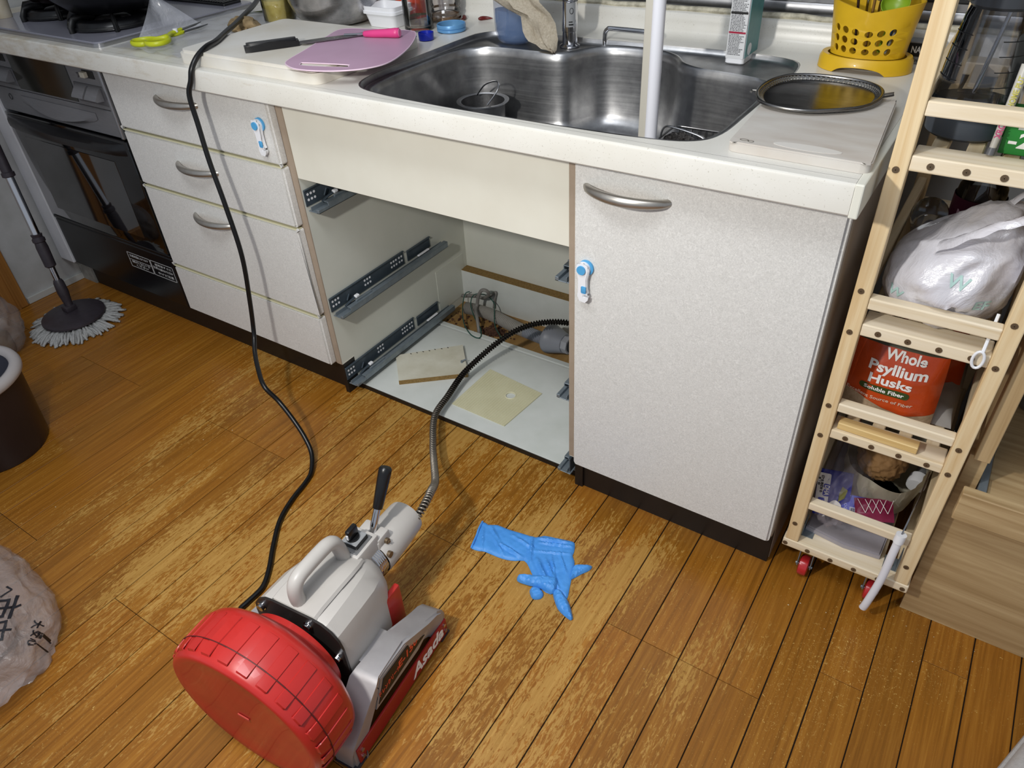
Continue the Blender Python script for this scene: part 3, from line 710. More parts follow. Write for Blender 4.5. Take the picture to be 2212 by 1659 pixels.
# ------------------------------------------------------------------ oven and cooktop
OV = mat('brushed_grey_panel', '#7b7b7e', .38, .35, var='#707073', vs=30, stretch=(1, 1, 30)); OVB = mat('black_oven_glass', '#050506', .06, coat=.5)
OVD = mat('black_enamel', '#08080a', .25); WFR = mat('dark_window', '#23231d', .12, var='#1b1b17', vs=8)
ov = thing('built_in_oven', 'black glass oven with a grey grill control panel under the left end of the worktop', 'oven', (-1.635, .3, 0))
OX0, OX1 = -1.938, -1.331
obj('oven_body', MB().box(OX0, OX1, .03, .56, .1, .803), OVD, ov)
cp_ = obj('control_panel', MB().box(OX0, OX1-.014, .0, .03, .688, .803, .002, 1), OV, ov)
obj('grill_window', MB().box(-1.775, -1.488, -.002, .004, .694, .799, .001, 1), WFR, cp_)
obj('edge_trim', MB().box(OX1-.0135, OX1-.002, -.004, .03, .616, .803, .003, 2), mat('silver_trim', '#9b9b9d', .25, .9), ov)
for xs in (-1.475, -1.905):
    lp = obj('lever_plate', MB().box(xs, xs+.128, -.003, .002, .700, .748, .001, 1), mat('mid_grey_plate', '#58585b', .4, .4), cp_)
    for k in range(2):
        x = xs+.010+.058*k
        rows = [[(x+a, y, z) for y, z in ((-.003, .744), (-.008, .741), (-.024, .722), (-.026, .717), (-.022, .714), (-.003, .712))] for a in (0, .050)]
        m0 = MB().grid(rows)
        m0.bm.verts.ensure_lookup_table(); m0.bm.faces.new(m0.bm.verts[:6]); m0.bm.faces.new(m0.bm.verts[6:12])
        obj('push_lever', m0, OV, lp, True, 30)
    obj('slide_switch', MB().box(xs+.062, xs+.082, -.012, .0, .766, .780, .002, 2), mat('pale_switch', '#b7b3a6', .4), cp_)
    obj('switch_slot', MB().box(xs+.06, xs+.108, -.0012, .001, .764, .783), BLKT, cp_)
    obj('small_button', MB().cyl((xs+.035, -.005, .768), (xs+.035, 0, .768), .006, 12), mat('grey_button', '#77777a', .35, .4), cp_)
gd = obj('grill_drawer_front', MB().box(OX0, OX1-.014, .001, .03, .617, .686, .002, 1), OV, ov)
sw = []
for k in range(25):
    t = k/24; sw.append((-1.80+.37*t, .667-.030*math.sin(PI*t)**.8))
rows = [[(x, -.0005, .672) for x, z in sw], [(x, -.012*math.sin(PI*k/24), z+.004) for k, (x, z) in enumerate(sw)], [(x, -.014*math.sin(PI*k/24), z-.004) for k, (x, z) in enumerate(sw)], [(x, -.0005, z-.012) for x, z in sw]]
obj('scoop_handle', MB().grid(rows), OV, gd, True, 40)
def fbox(x0, x1, z0, z1): return frame(((x0+x1)/2, -.0006, (z0+z1)/2), (1, 0, 0), (0, 0, 1))
obj('power_mark', MB().tube([(-1.86+.008*math.cos(a*PI/8), -.0003, .662+.008*math.sin(a*PI/8)) for a in range(16)], .0008, 4, closed=True), BLKT, gd)
od = obj('oven_door', MB().box(OX0, OX1, -.004, .03, .282, .612, .004, 2), OVB, ov, True, 30)
rows = []
for k in range(21):
    t = k/20; x = OX0+.012+(OX1-OX0-.024)*t; b = math.sin(PI*t)**.4
    rows.append([(x, -.004-.040*b*c, .588+.016*s_) for c, s_ in ((0, 1), (.6, 1), (.95, .6), (1, 0), (.95, -.6), (.6, -1), (.3, -.9), (0, -.9))])
obj('door_handle', MB().grid(rows), BLACKP, od, True, 50)
obj('door_window', MB().box(-1.875, -1.42, -.0052, -.003, .315, .545, .001, 1), mat('tinted_window', '#0e0e10', .04, coat=1), od)
lp_ = obj('lower_panel', MB().box(OX0, OX1, .0, .03, .1, .266, .003, 1).box(OX0, OX1, -.002, .03, .269, .279, .002, 1), OVD, ov)
LW = mat('label_white', '#b9b9b9', .5)
m0 = MB()
for (x0, x1, z0, z1) in ((-1.565, -1.452, .186, .236), (-1.449, -1.342, .186, .236)):
    for a in ((x0, x1, z0, z0+.0012), (x0, x1, z1-.0012, z1), (x0, x0+.0012, z0, z1), (x1-.0012, x1, z0, z1)): m0.box(a[0], a[1], -.0007, .0005, a[2], a[3])
m0.box(-1.565, -1.452, -.0007, .0005, .212, .2128)
obj('warning_label_frame', m0, LW, lp_)
for s_, x, z, wd in (('注意', -1.545, .225, .022), ('高温になります', -1.498, .225, .07), ('触れないで', -1.508, .205, .09), ('ください', -1.508, .195, .06), ('注意', -1.432, .214, .022), ('使用後すぐに', -1.39, .225, .08), ('手を触れないでください', -1.385, .212, .07), ('やけど注意', -1.39, .197, .075)):
    text('label_print', s_, .009, frame((x, -.0004, z), (1, 0, 0), (0, 0, 1)), LW, lp_, wd, .0002)
obj('kickboard', MB().box(OX0, XA, .042, .054, 0, .0995), BLACK, ov)
fl = thing('filler_panel', 'narrow white filler panel between the oven and the side wall', 'panel', (-1.98, .1, 0))
obj('panel', MB().box(-2.02, OX0-.002, -.006, .5, .100, .803, .003, 2), mat('white_filler', '#cfcfd2', .4, var='#c2c2c5', vs=10), fl)
obj('plinth', MB().box(-2.02, OX0-.002, .036, .048, 0, .1), mat('scuffed_plinth', '#a2a29d', .6, var='#7e7d77', vs=40), fl)

ct = thing('gas_cooktop', 'pale grey glass gas cooktop with a silver rim beside the plastic film', 'cooktop', (-1.56, .22, .85))
obj('glass_top', MB().prism(rrect(-1.86, -1.268, -.017, .462, .018), .852, .8615, bev=.0015), mat('lavender_grey_glass', '#8e8e99', .18, coat=.3), ct, True, 30)
obj('metal_rim', MB().prism(rrect(-1.8635, -1.2640, -.0215, .4655, .021), .8500, .8590, bev=.002), mat('satin_rim', '#a5a5a8', .28, .9), ct, True, 30)
gr = obj('exhaust_grille', MB().box(-1.80, -1.30, .385, .445, .861, .868, .002, 1), BLACKP, ct)
m0 = MB()
for k in range(48): m0.box(-1.795+.0103*k, -1.790+.0103*k, .388, .442, .868, .8705)
obj('grille_bars', m0, OVD, gr)['kind'] = 'stuff'
GR = mat('black_cast_grate', '#0c0c0d', .45, bump=.2, bs=120); BURN = mat('burner_metal', '#37363a', .4, .7, var='#6c6b70', vs=60)
def grate(cx, cy, r, label):
    g = thing('burner_grate', label, 'grate', (cx, cy, .8615), group='burner grates on the cooktop')
    m0 = MB().tube([(cx+r*math.cos(2*PI*k/40), cy+r*math.sin(2*PI*k/40), .868) for k in range(40)], .006, 8, closed=True)
    obj('ring', m0, GR, g, True, 60)
    for k in range(6):
        a = 2*PI*(k+.5)/6; c_, s_ = math.cos(a), math.sin(a)
        f = [(cx+c_*q, cy+s_*q, z) for q, z in ((r*.45, .890), (r*.75, .893), (r*1.0, .889), (r*1.1, .874), (r*1.1, .8618))]
        obj('finger', MB().tube(f, [.004, .0045, .0055, .006, .006], 8, flat=1.4), GR, g, True, 50)
    obj('shroud', MB().lathe([(r*1.02, .0), (r*1.06, .004), (r*1.0, .020), (r*.90, .026), (r*.72, .022), (r*.70, .003)], 36, (cx, cy, .8617)), OVD, g, True, 50)
    obj('burner_head', MB().lathe([(r*.45, 0), (r*.45, .010), (r*.36, .018), (r*.1, .020), (0, .020)], 28, (cx, cy, .8617)), BURN, g, True, 40)
grate(-1.425, .135, .105, 'black burner grate at the right of the cooktop, under the wok')
grate(-1.70, .15, .092, 'black burner grate at the left of the cooktop, under the brown pan')
def pan(name, cx, cy, r, h, label, m, cat, hd):
    p_ = thing(name, label, cat, (cx, cy, .893))
    obj('bowl', MB().lathe([(0, 0), (r*.45, .0), (r*.62, .006), (r*.85, h*.45), (r, h), (r*1.02, h+.002), (r*.985, h), (r*.83, h*.47), (r*.6, .010), (0, .006)], 48, (cx, cy, .894)), m, p_, True, 60)
    e = V((cx, cy, .894+h))+V(hd)*r; obj('handle', MB().tube(spline([V((cx, cy, .894+h*.8))+V(hd)*r*.97, e+V((0, 0, .01)), e+V(hd)*.08+V((0, 0, .03)), e+V(hd)*.17+V((0, 0, .038))], 5), [.008]*6+[.011]*10, 10), BLACKP, p_, True, 60)
pan('wok', -1.425, .150, .165, .085, 'large black wok standing on the right burner', mat('black_iron', '#15161b', .35, .4, var='#0c0c0e', vs=25), 'wok', (-.2, .95, .0))
pan('saucepan', -1.70, .165, .115, .08, 'dark brown pan standing on the left burner', mat('brown_enamel', '#2a120d', .3, .2, var='#120b0a', vs=14), 'pan', (-.8, .5, 0))
tb = thing('condiment_tub', 'yellow and cream tub at the left end of the cooktop', 'tub', (-1.825, .06, .8615))
obj('tub_body', MB().lathe([(0, 0), (.020, 0), (.024, .05), (.0235, .052), (.019, .004), (0, .004)], 24, (-1.825, .06, .8617)), mat('cream_tub', '#cfc6b4', .5, var='#b8a98c', vs=20), tb, True, 40)
obj('tub_lid', MB().lathe([(.0265, .048), (.0265, .062), (.022, .066), (0, .066)], 24, (-1.825, .06, .8617)), mat('yellow_lid', '#c9b32d', .4), tb, True, 40)

# ------------------------------------------------------------------ left half of the worktop
PEB = mat('used_polyethylene_board', '#dad8d2', .42, var='#cbc4b5', vs=6, spec=.4)
bd = thing('chopping_board', 'large thick white plastic chopping board lying at the front of the worktop', 'chopping board', (-.75, .13, .85))
obj('board', MB().prism(rrect(-.960, -.540, -.022, .292, .022), .8503, .877, bev=.006), PEB, bd, True, 70)
PINK = mat('mauve_flexible_mat', '#bb98b0', .4, var='#b290a6', vs=10)
pm = thing('pink_cutting_mat', 'mauve-pink flexible cutting mat with a slot handle on the white chopping board', 'cutting mat', (-.58, .13, .878))
outl = spline2([(-.643, .003), (-.612, -.022), (-.569, -.030), (-.505, -.012), (-.457, .027), (-.444, .082), (-.478, .178), (-.536, .272), (-.575, .292), (-.66, .272), (-.727, .246), (-.706, .171), (-.672, .082)], 5)
slot = spline2([(-.604, .003), (-.585, -.008), (-.502, .015), (-.500, .026), (-.512, .031), (-.596, .010)], 4)
obj('mat_sheet', MB().prism(outl, .8775, .8795, [slot]), PINK, pm, True, 20)
def rim_of(p, z, r): return MB().tube([(x, y, z) for x, y in p], r, 6, closed=True)
obj('mat_edge', rim_of(outl, .8786, .0013), mat('pale_pink_edge', '#dcc3d2', .5), pm, True, 60)
obj('slot_edge', rim_of(slot, .8786, .0011), mat('pale_pink_edge', '#dcc3d2', .5), pm, True, 60)
kn = thing('kitchen_knife', 'kitchen knife with a black handle lying half under the pink mat', 'knife', (-.73, .12, .878))
a, b = V((-.787, .022, .8785)), V((-.722, .112, .8785)); d = (b-a).normalized(); s_ = V((-d.y, d.x, 0))
pr_ = [(a+d*t*(b-a).length+s_*w_) for t, w_ in ((0, .010), (.1, .013), (.5, .0115), (.9, .012), (1, .010), (1, -.010), (.9, -.011), (.5, -.012), (.12, -.013), (0, -.010))]
obj('handle', MB().prism([(p.x, p.y) for p in pr_], .8775, .8935, bev=.005), BLACKP, kn, True, 40)
bl = [b+s_*.006, b+d*.06+s_*.008, b+d*.14+s_*.004, b+d*.172-s_*.012, b+d*.10-s_*.018, b+d*.01-s_*.018, b-s_*.008]
obj('blade', MB().prism([(p.x, p.y) for p in bl], .8815, .8832), m_steel('knife_steel', '#8b8a86', .25), kn)
pe = thing('pink_peeler', 'tool with a hot-pink handle and a thin steel rod on the pink mat', 'peeler', (-.58, .21, .88))
q0, q1 = V((-.546, .232, .8895)), V((-.625, .207, .886))
obj('handle', MB().tube([q0.lerp(q1, t) for t in (0, .015, .12, .35, .7, .96, 1)], [.0075, .0095, .0098, .0086, .0080, .0062, .004], 16), mat('hot_pink_plastic', '#d2407f', .35), pe, True, 60)
obj('rod', MB().tube([q1, q1+(q1-q0).normalized()*.045], .0022, 8), CHROME, pe, True)
obj('end_cap', MB().cyl(q0-(q1-q0).normalized()*.001, q0+(q1-q0).normalized()*.002, .0078, 16), mat('light_pink_plastic', '#e0709f', .35), pe)
# stainless bowl behind the board
obw = obj('mixing_bowl', MB().lathe([(0, 0), (.055, 0), (.080, .006), (.100, .024), (.112, .055), (.118, .095), (.121, .098), (.119, .0985), (.110, .056), (.098, .027), (.078, .009), (0, .004)], 56, (-.895, .405, .8505)), m_steel('bowl_steel', '#c4c1c2', .24, (12, 12, 90)), None, True, 60)
tag(obw, 'deep stainless steel mixing bowl behind the white chopping board', 'bowl')
jt = thing('seasoning_jar', 'jar of pale yellow powder just left of the steel bowl', 'jar', (-1.055, .36, .85))
obj('powder', MB().lathe([(0, .003), (.036, .003), (.037, .05), (.0, .055)], 28, (-1.055, .36, .8505)), mat('yellow_powder', '#c9bd72', .8, var='#b3a35a', vs=60), jt, True, 40)
obj('jar_wall', MB().lathe([(0, 0), (.039, 0), (.040, .006), (.040, .075), (.034, .088), (.034, .10)], 28, (-1.055, .36, .8502)), m_glass('clear_glass'), jt, True, 40)
gc = obj('ginger_root', crumple(MB(), (-1.045, .235, .866), (.036, .026, .0165), 3, .35, 1.6, 3, .8505), mat('brown_ginger', '#a08a66', .8, var='#6f5b3c', vs=60, bump=.5, bs=120), None, True, 60)
tag(gc, 'knobbly beige ginger root behind the left corner of the chopping board', 'ginger')
LEAF = mat('green_leaf', '#4d5a22', .5, var='#68702f', vs=40)
def leaf(p, ang, L, wd, label):
    m0 = MB(); rows = []
    for k in range(9):
        t = k/8; c = V(p)+V((math.cos(ang), math.sin(ang), 0))*L*t; s2 = V((-math.sin(ang), math.cos(ang), 0))*wd*math.sin(PI*min(1, t*.97+.015))
        rows.append([c-s2+V((0, 0, .004+.012*t)), c+V((0, 0, .0015+.012*t)), c+s2+V((0, 0, .005+.012*t))])
    m0.grid(rows); r_ = bmesh.ops.solidify(m0.bm, geom=m0.bm.faces[:], thickness=.0008)
    o = obj('herb_leaf', m0, LEAF, None, True, 60); tag(o, label, 'leaf', 'green leaves around the steel bowl')
leaf((-1.20, .36, .8512), .35, .14, .013, 'long green leaf left of the steel bowl')
leaf((-.775, .465, .8512), .25, .10, .020, 'broad green leaf right of the steel bowl')
tg = obj('wood_scrap', MB().box(-1.012, -.975, .295, .305, .851, .857, .001, 1), PINE_X, None); tag(tg, 'tiny pale wood stick lying by the yellow powder jar', 'stick')
# white plastic film with scissors
FILM = m_film('hazy_film', '#c2c4cc', .42, .25, .4, 30)
ff = thing('plastic_film', 'crumpled hazy plastic film spread between the cooktop and the chopping board', 'plastic film', (-1.13, .17, .85))
m0 = MB(); rows = []
for i in range(19):
    r_ = []
    for j in range(25):
        u, v_ = i/18, j/24
        x = -1.245+.255*u+.02*math.sin(v_*5+u*3)-.14*v_*(1-u)*.8; y = .0+.40*v_
        z = .8508+.010*(1-abs(mnoise.noise(V((x*16, y*16, 2)))*2))*(.25+min(u, 1-u)*1.4)+.004*max(0, mnoise.noise(V((x*50, y*50, 9))))
        if u > .8: x = min(x, -.966)
        r_.append((x, y, max(z, .8506)))
    rows.append(r_)
obj('flat_sheet', m0.grid(rows), FILM, ff, True, 180)
rows = [[V((-1.245, .075, .8512)).lerp(V((-1.205, .235, .8512)), t).lerp(V((-1.262, .15+.02*t, .928)), s2)+V((.006*math.sin(7*t+3*s2), 0, 0)) for t in [k/10 for k in range(11)]] for s2 in [k/8*.98 for k in range(9)]]
obj('standing_fold', MB().grid(rows), FILM, ff, True, 180)
sz = thing('kitchen_scissors', 'bright lime-green kitchen scissors on the plastic film', 'scissors', (-1.14, .1, .853))
LIME = mat('lime_green_plastic', '#b7bf1c', .35)
ax = V((-1.150, .118, .866)); dirs = (V((-.012, .10, 0)).normalized(), V((-.030, .096, 0)).normalized())
for k, (dd_, loop) in enumerate(((dirs[0], [(-1.190, .030), (-1.170, .012), (-1.143, .016), (-1.135, .042), (-1.150, .064), (-1.178, .056)]), (dirs[1], [(-1.124, .016), (-1.098, .012), (-1.082, .030), (-1.090, .056), (-1.116, .070), (-1.132, .044)]))):
    zz = .862+.005*k
    lp2 = [(x, y, zz) for x, y in spline2(loop, 5)]
    br = [(loop[4 if k == 0 else 4][0], loop[4][1], zz), (ax.x-.006+.012*k, ax.y-.02, zz), tuple(ax+V((0, 0, zz-ax.z))), tuple(ax+dd_*.022+V((0, 0, zz-ax.z)))]
    h_ = obj('grip', MB().tube(lp2, .0036, 8, closed=True, flat=1.5).tube(spline(br, 4), .0048, 8), LIME, sz, True, 60)
    sN = V((-dd_.y, dd_.x, 0)); b0 = ax+dd_*.018; pts = [b0+sN*.006, b0+dd_*.085, b0+dd_*.05-sN*.008, b0-sN*.006]
    obj('blade', MB().prism([(p.x, p.y) for p in pts], zz-.001, zz+.0008), m_steel('blade_steel', '#56575a', .3), h_)
obj('pivot', MB().cyl(ax+V((0, 0, .0)), ax+V((0, 0, .008)), .0055, 14), WHITEP, sz)
# tubs and jars behind
bx_ = thing('white_food_tub', 'open white rectangular plastic tub behind the pink mat', 'tub', (-.745, .425, .85))
m0 = MB(); R0 = [(.040, .030, 0), (.046, .036, .028), (.050, .040, .029), (.050, .040, .035), (.048, .038, .036), (.0485, .0385, .045), (.0465, .0365, .045), (.043, .033, .03), (.037, .027, .003)]
rows = [[(-.745+x, .425+y, .8505+z) for x, y in rrect(-a, a, -b_, b_, .012, 4)] for a, b_, z in R0]
m0.grid(rows, True); m0.bm.verts.ensure_lookup_table(); n2 = len(rows[0]); m0.bm.faces.new(m0.bm.verts[:n2]); m0.bm.faces.new(m0.bm.verts[-n2:])
m0.xf(Mx.Identity(4)); obj('tub_shell', m0, WHITEP, bx_, True, 40)
oc = obj('orange_beaker', MB().lathe([(0, 0), (.042, 0), (.038, .06), (.030, .085), (.0, .088)], 32, (-.755, .525, .8505)), mat('orange_plastic', '#c8401a', .35), None, True, 40)
tag(oc, 'upturned orange-red plastic beaker behind the white tub', 'beaker')
GL = m_glass('clear_glass')
gj = thing('glass_tumbler', 'plain clear glass jar in front of the orange beaker', 'glass jar', (-.645, .415, .85))
obj('wall', MB().lathe([(0, 0), (.030, 0), (.034, .004), (.034, .13), (.032, .13), (.0315, .012), (.028, .008), (0, .008)], 36, (-.645, .415, .8503)), GL, gj, True, 40)
obj('dregs', MB().lathe([(0, .0085), (.0305, .0085), (.031, .016), (0, .017)], 28, (-.645, .415, .8503)), mat('pale_dregs', '#a9a197', .6, alpha=.55), gj, True, 40)
hj = thing('honey_jar', 'ribbed clear glass jar with brownish residue near the upstand', 'glass jar', (-.645, .515, .85))
obj('wall', MB().lathe([(0, 0), (.036, 0), (.040, .006), (.040, .012), (.037, .016), (.040, .022), (.037, .028), (.040, .034), (.041, .08), (.034, .10), (.034, .12)], 36, (-.645, .515, .8503)), GL, hj, True, 50)
obj('residue', MB().lathe([(0, .002), (.0345, .002), (.035, .012), (0, .006)], 28, (-.645, .515, .8506)), mat('brown_residue', '#8a6a45', .4, alpha=.6), hj, True, 40)
ld = thing('jar_lid', 'blue-sided metal jar lid lying open side up by the sink corner', 'lid', (-.562, .430, .85))
obj('rim', MB().lathe([(.030, 0), (.0335, .002), (.0335, .007), (.032, .008), (.0335, .009), (.0335, .015), (.0325, .0165), (.031, .015), (.031, .003)], 36, (-.562, .430, .8503)), mat('sky_blue_paint', '#5f94c4', .35, .2), ld, True, 40)
obj('inside', MB().lathe([(0, .003), (.0312, .003), (.0318, .0145)], 36, (-.562, .430, .8504)), mat('tan_lacquer', '#b6a888', .4, .2, var='#9a8a66', vs=60), ld, True, 40)
bs_ = thing('blue_scoop', 'small dark-blue plastic scoop beside the corner of the pink mat', 'scoop', (-.572, .335, .85))
BL = mat('cobalt_plastic', '#16279c', .3)
obj('cup', MB().lathe([(.012, 0), (.0165, .001), (.0175, .016), (.0160, .016), (.0145, .003), (0, .003), (0, 0), (.012, 0)], 28, (-.565, .340, .8503)), BL, bs_, True, 40)
obj('stem', MB().box(-.62, -.580, .319, .327, .8575, .8605, .001, 1).xf(Mx.Identity(4)), BL, bs_)
def chili(p, ang, label):
    d = V((math.cos(ang), math.sin(ang), 0)); s2 = V((-d.y, d.x, 0))
    pts = [V(p)+d*.034*t+s2*.006*math.sin(PI*t)+V((0, 0, .0046)) for t in [k/8 for k in range(9)]]
    o = obj('dried_chili', MB().tube(pts, [.0022, .0042, .0048, .0046, .0042, .0036, .0028, .0018, .0006], 8), mat('dried_chili_red', '#6d0f0a', .35, var='#42100a', vs=60), None, True, 60)
    tag(o, label, 'chili', 'dried chilies by the upstand')
chili((-.56, .535, .8502), .5, 'dried red chili lying alone near the spray bottle')
chili((-.612, .545, .8502), -1.1, 'dried red chili right behind the ribbed glass jar')

# ------------------------------------------------------------------ sink surroundings
sb_ = thing('spray_bottle', 'translucent blue bottle half full of liquid on the sink ledge', 'bottle', (-.392, .436, .84))
BG = m_film('blue_tinted_plastic', '#6f86b4', .34, .1, .02, 5)
def oval(mb, prof, o, sy): return mb.lathe(prof, 40, o, 1, sy)
obj('bottle_wall', oval(MB(), [(0, .002), (.030, 0), (.040, .006), (.046, .022), (.048, .05), (.048, .12), (.044, .15), (.03, .175), (.018, .19), (.018, .205)], (-.392, .436, .8392), .72), BG, sb_, True, 50)
obj('liquid', oval(MB(), [(0, .004), (.029, .003), (.038, .008), (.044, .022), (.046, .05), (.046, .066), (0, .066)], (-.392, .436, .8392), .6), mat('blue_liquid', '#5f7796', .1, alpha=.62), sb_, True, 50)
obj('dip_tube', MB().tube([(-.392, .436, 1.03), (-.40, .436, .95), (-.415, .436, .85)], .0025, 7), mat('clear_tube', '#9fb2c8', .3, alpha=.5), sb_, True)
obj('trigger_head', MB().cyl((-.392, .436, 1.035), (-.392, .436, 1.06), .019, 20).box(-.43, -.36, .424, .448, 1.06, 1.085, .006, 2).tube([(-.425, .436, 1.06), (-.432, .436, 1.035), (-.428, .436, 1.01)], .005, 8), WHITEP, sb_, True, 40)
tw = thing('dish_cloth', 'ragged beige towelling cloth hanging over the spray bottle in front of the faucet', 'cloth', (-.33, .41, .84))
T_ = [((-.445, .401, .945), (-.31, .408, .978)), ((-.425, .392, .935), (-.305, .394, .955)), ((-.385, .388, .915), (-.295, .388, .935)), ((-.345, .386, .905), (-.270, .388, .915)), ((-.335, .384, .880), (-.260, .386, .895)), ((-.325, .380, .870), (-.258, .384, .880)), ((-.316, .378, .862), (-.255, .382, .866)), ((-.288, .376, .853), (-.256, .380, .855)), ((-.262, .377, .845), (-.256, .379, .8455))]
rows = []
for a, b_ in T_:
    a, b_ = V(a), V(b_); rows.append([a.lerp(b_, t/9)+V((0, -.006*math.sin(t*1.1+a.z*60)-.003*math.sin(t*2.7), .0035*math.sin(t*3.1+a.x*80)*(1 if 0 < t < 9 else .6))) for t in range(10)])
up_ = [[a.lerp(b_, k/3) for a, b_ in zip(r0, r1)] for r0, r1 in zip(rows, rows[1:]) for k in range(3)]+[rows[-1]]
m0 = MB().grid(up_); bmesh.ops.solidify(m0.bm, geom=m0.bm.faces[:], thickness=.0035)
obj('towelling', m0, mat('beige_towelling', '#e2d9c8', .95, var='#cabea8', vs=240, bump=.45, bs=420, bd=.002), tw, True, 70)
rows = [[V((-.445, .401, .945)).lerp(V((-.31, .408, .978)), t/6)+V((0, .012*s2*10, .012*math.sin(s2*8)+.0015*t)) for t in range(7)] for s2 in (0, .2, .4, .6, .8)]
m0 = MB().grid(rows); bmesh.ops.solidify(m0.bm, geom=m0.bm.faces[:], thickness=.0035)
obj('folded_end', m0, mat('beige_towelling', '#a4937c'), tw, True, 70)
fa = thing('faucet', 'chrome sink faucet column with a printed sticker behind the beige cloth', 'faucet', (-.262, .452, .84))
obj('column', MB().lathe([(.022, 0), (.022, .003), (.016, .006), (.0155, .03), (.0165, .031), (.0165, .088), (.0155, .089), (.018, .092), (.018, .24), (.016, .25), (0, .25)], 32, (-.262, .452, .8395)), CHROME, fa, True, 40)
obj('spout', MB().tube(spline([(-.262, .450, 1.05), (-.255, .40, 1.075), (-.24, .31, 1.08), (-.235, .27, 1.07), (-.234, .255, 1.05)], 6), .0115, 14), CHROME, fa, True, 60)
obj('lever', MB().tube([(-.262, .452, 1.085), (-.262, .448, 1.105), (-.25, .39, 1.13)], [.012, .010, .007], 12), CHROME, fa, True, 60)
st = obj('sticker', MB().grid([[(-.262+.0167*math.cos(a), .452+.0167*math.sin(a), z) for a in [-1.55+.14*k for k in range(10)]] for z in (.880, .926)]), mat('sticker_grey', '#8e9092', .35), fa, True, 60)
obj('sticker_print', MB().grid([[(-.262+.0169*math.cos(a), .452+.0169*math.sin(a), z) for a in [-1.2+.12*k for k in range(6)]] for z in (.8835, .886)]).grid([[(-.262+.0169*math.cos(a), .452+.0169*math.sin(a), z) for a in [-1.2+.12*k for k in range(5)]] for z in (.889, .891)]).tube([(-.262+.0169*math.cos(-.85+.22*math.cos(t*PI/8)), .452+.0169*math.sin(-.85+.22*math.cos(t*PI/8)), .911+.0055*math.sin(t*PI/8)) for t in range(16)], .0006, 4, closed=True), BLKT, st)
po = thing('support_pole', 'tall white square-backed plastic pole standing in the middle of the sink', 'pole', (.02, .25, .675))
obj('white_tube', MB().tube([(.0255, .250, .6735), (.0245, .250, 1.75)], .0112, 24), mat('glossy_white_tube', '#e4e4ea', .3), po, True, 60)
obj('back_rail', MB().box(.001, .016, .246, .268, .6735, 1.75, .002, 2), mat('ivory_rail', '#bdb8ab', .45), po)
dt = thing('dish_detergent_bottle', 'white and teal square detergent bottle on the right of the sink ledge', 'bottle', (.10, .487, .84))
m0 = MB(); prof = [(.0165, .036, 0), (.0185, .040, .003), (.0185, .040, .150), (.016, .034, .165), (.010, .012, .178), (.010, .011, .195)]
rows = [[(.1005+x, .487+y, .8393+z) for x, y in rrect(-a, a, -b_, b_, min(a, b_)*.35, 4)] for a, b_, z in prof]
m0.grid(rows, True); m0.bm.verts.ensure_lookup_table(); n2 = len(rows[0]); m0.bm.faces.new(m0.bm.verts[:n2]); m0.bm.faces.new(m0.bm.verts[-n2:])
obj('bottle_body', m0, WHITEP, dt, True, 40)
obj('cap', MB().box(.088, .113, .474, .500, 1.034, 1.062, .004, 2), WHITEP, dt)
TEAL = mat('teal_label', '#3f8285', .4, var='#4a8d8e', vs=60)
tl = obj('side_label', MB().box(.1188, .1194, .4505, .524, .8515, .990), TEAL, dt)
obj('side_label_moon', MB().cyl((.1193, .472, .864), (.1198, .472, .864), .011, 20), WHITEP, tl)
fl_ = obj('front_label', MB().box(.0835, .1175, .4462, .4469, .851, .990), mat('paper_white', '#d8d9da', .5), dt)
lines = MB(); z = .986; k = 0
while z > .857:
    h_ = .0013; x = .0855; xe = .0855+.030*RND.uniform(.6, 1)
    while x < xe:
        w2 = RND.uniform(.0008, .004); lines.box(x, min(x+w2, xe+.001), .4459, .4464, z-h_, z); x += w2+RND.uniform(.0004, .0012)
    z -= .0025
obj('fine_print', lines, mat('print_grey', '#5b5c60', .5), fl_)['kind'] = 'stuff'
for zz, hh, cm in ((.968, .006, '#a9bd3c'), (.932, .0035, '#151515'), (.898, .003, '#a5203f')):
    obj('label_stripe', MB().box(.0845, .1165, .4455, .4464, zz-hh, zz), mat('stripe_'+cm[1:], cm, .5), fl_)
# strainer baskets in the sink
WIRE = mat('bright_wire', '#9a9a9c', .25, 1)
ds = thing('strainer_basket', 'round steel drain basket with a wire bail at the back left of the sink', 'strainer', (-.385, .290, .672))
C_ = (-.385, .290)
obj('rim', MB().lathe([(.048, .080), (.056, .082), (.057, .084), (.052, .0855), (.047, .083)], 40, (*C_, .672)), STEEL, ds, True, 50)
obj('cup', MB().lathe([(.048, .082), (.046, .04), (.042, .006), (0, .004)], 40, (*C_, .672)), m_steel('mesh_steel', '#6f6f70', .4, (300, 300, 300)), ds, True, 50)
obj('bail', MB().tube(spline([(C_[0]-.03, C_[1]+.02, .757), (C_[0]-.006, C_[1]+.02, .782), (C_[0]+.03, C_[1]+.012, .795), (C_[0]+.045, C_[1]-.005, .785), (C_[0]+.030, C_[1]-.026, .757)], 6), .0017, 7), WIRE, ds, True)
wb = thing('wire_sponge_rack', 'wire rack at the front right of the sink', 'rack', (.075, .325, .672))
m0 = MB()
for z, e in ((.745, 0), (.722, .004)): m0.tube([(x, y, z) for x, y in rrect(.035+e, .135-e, .255+e, .345-e, .014, 4)], .0019, 6, closed=True)
for k in range(7): x = .045+.013*k; m0.tube([(x, .255, .745), (x, .258, .69), (x, .342, .69), (x, .345, .745)], .0013, 5)
m0.tube(spline([(.036, .27, .745), (.042, .27, .765), (.06, .268, .770), (.12, .262, .762), (.134, .262, .745)], 5), .0019, 6)
obj('wire_frame', m0, WIRE, wb, True, 60)
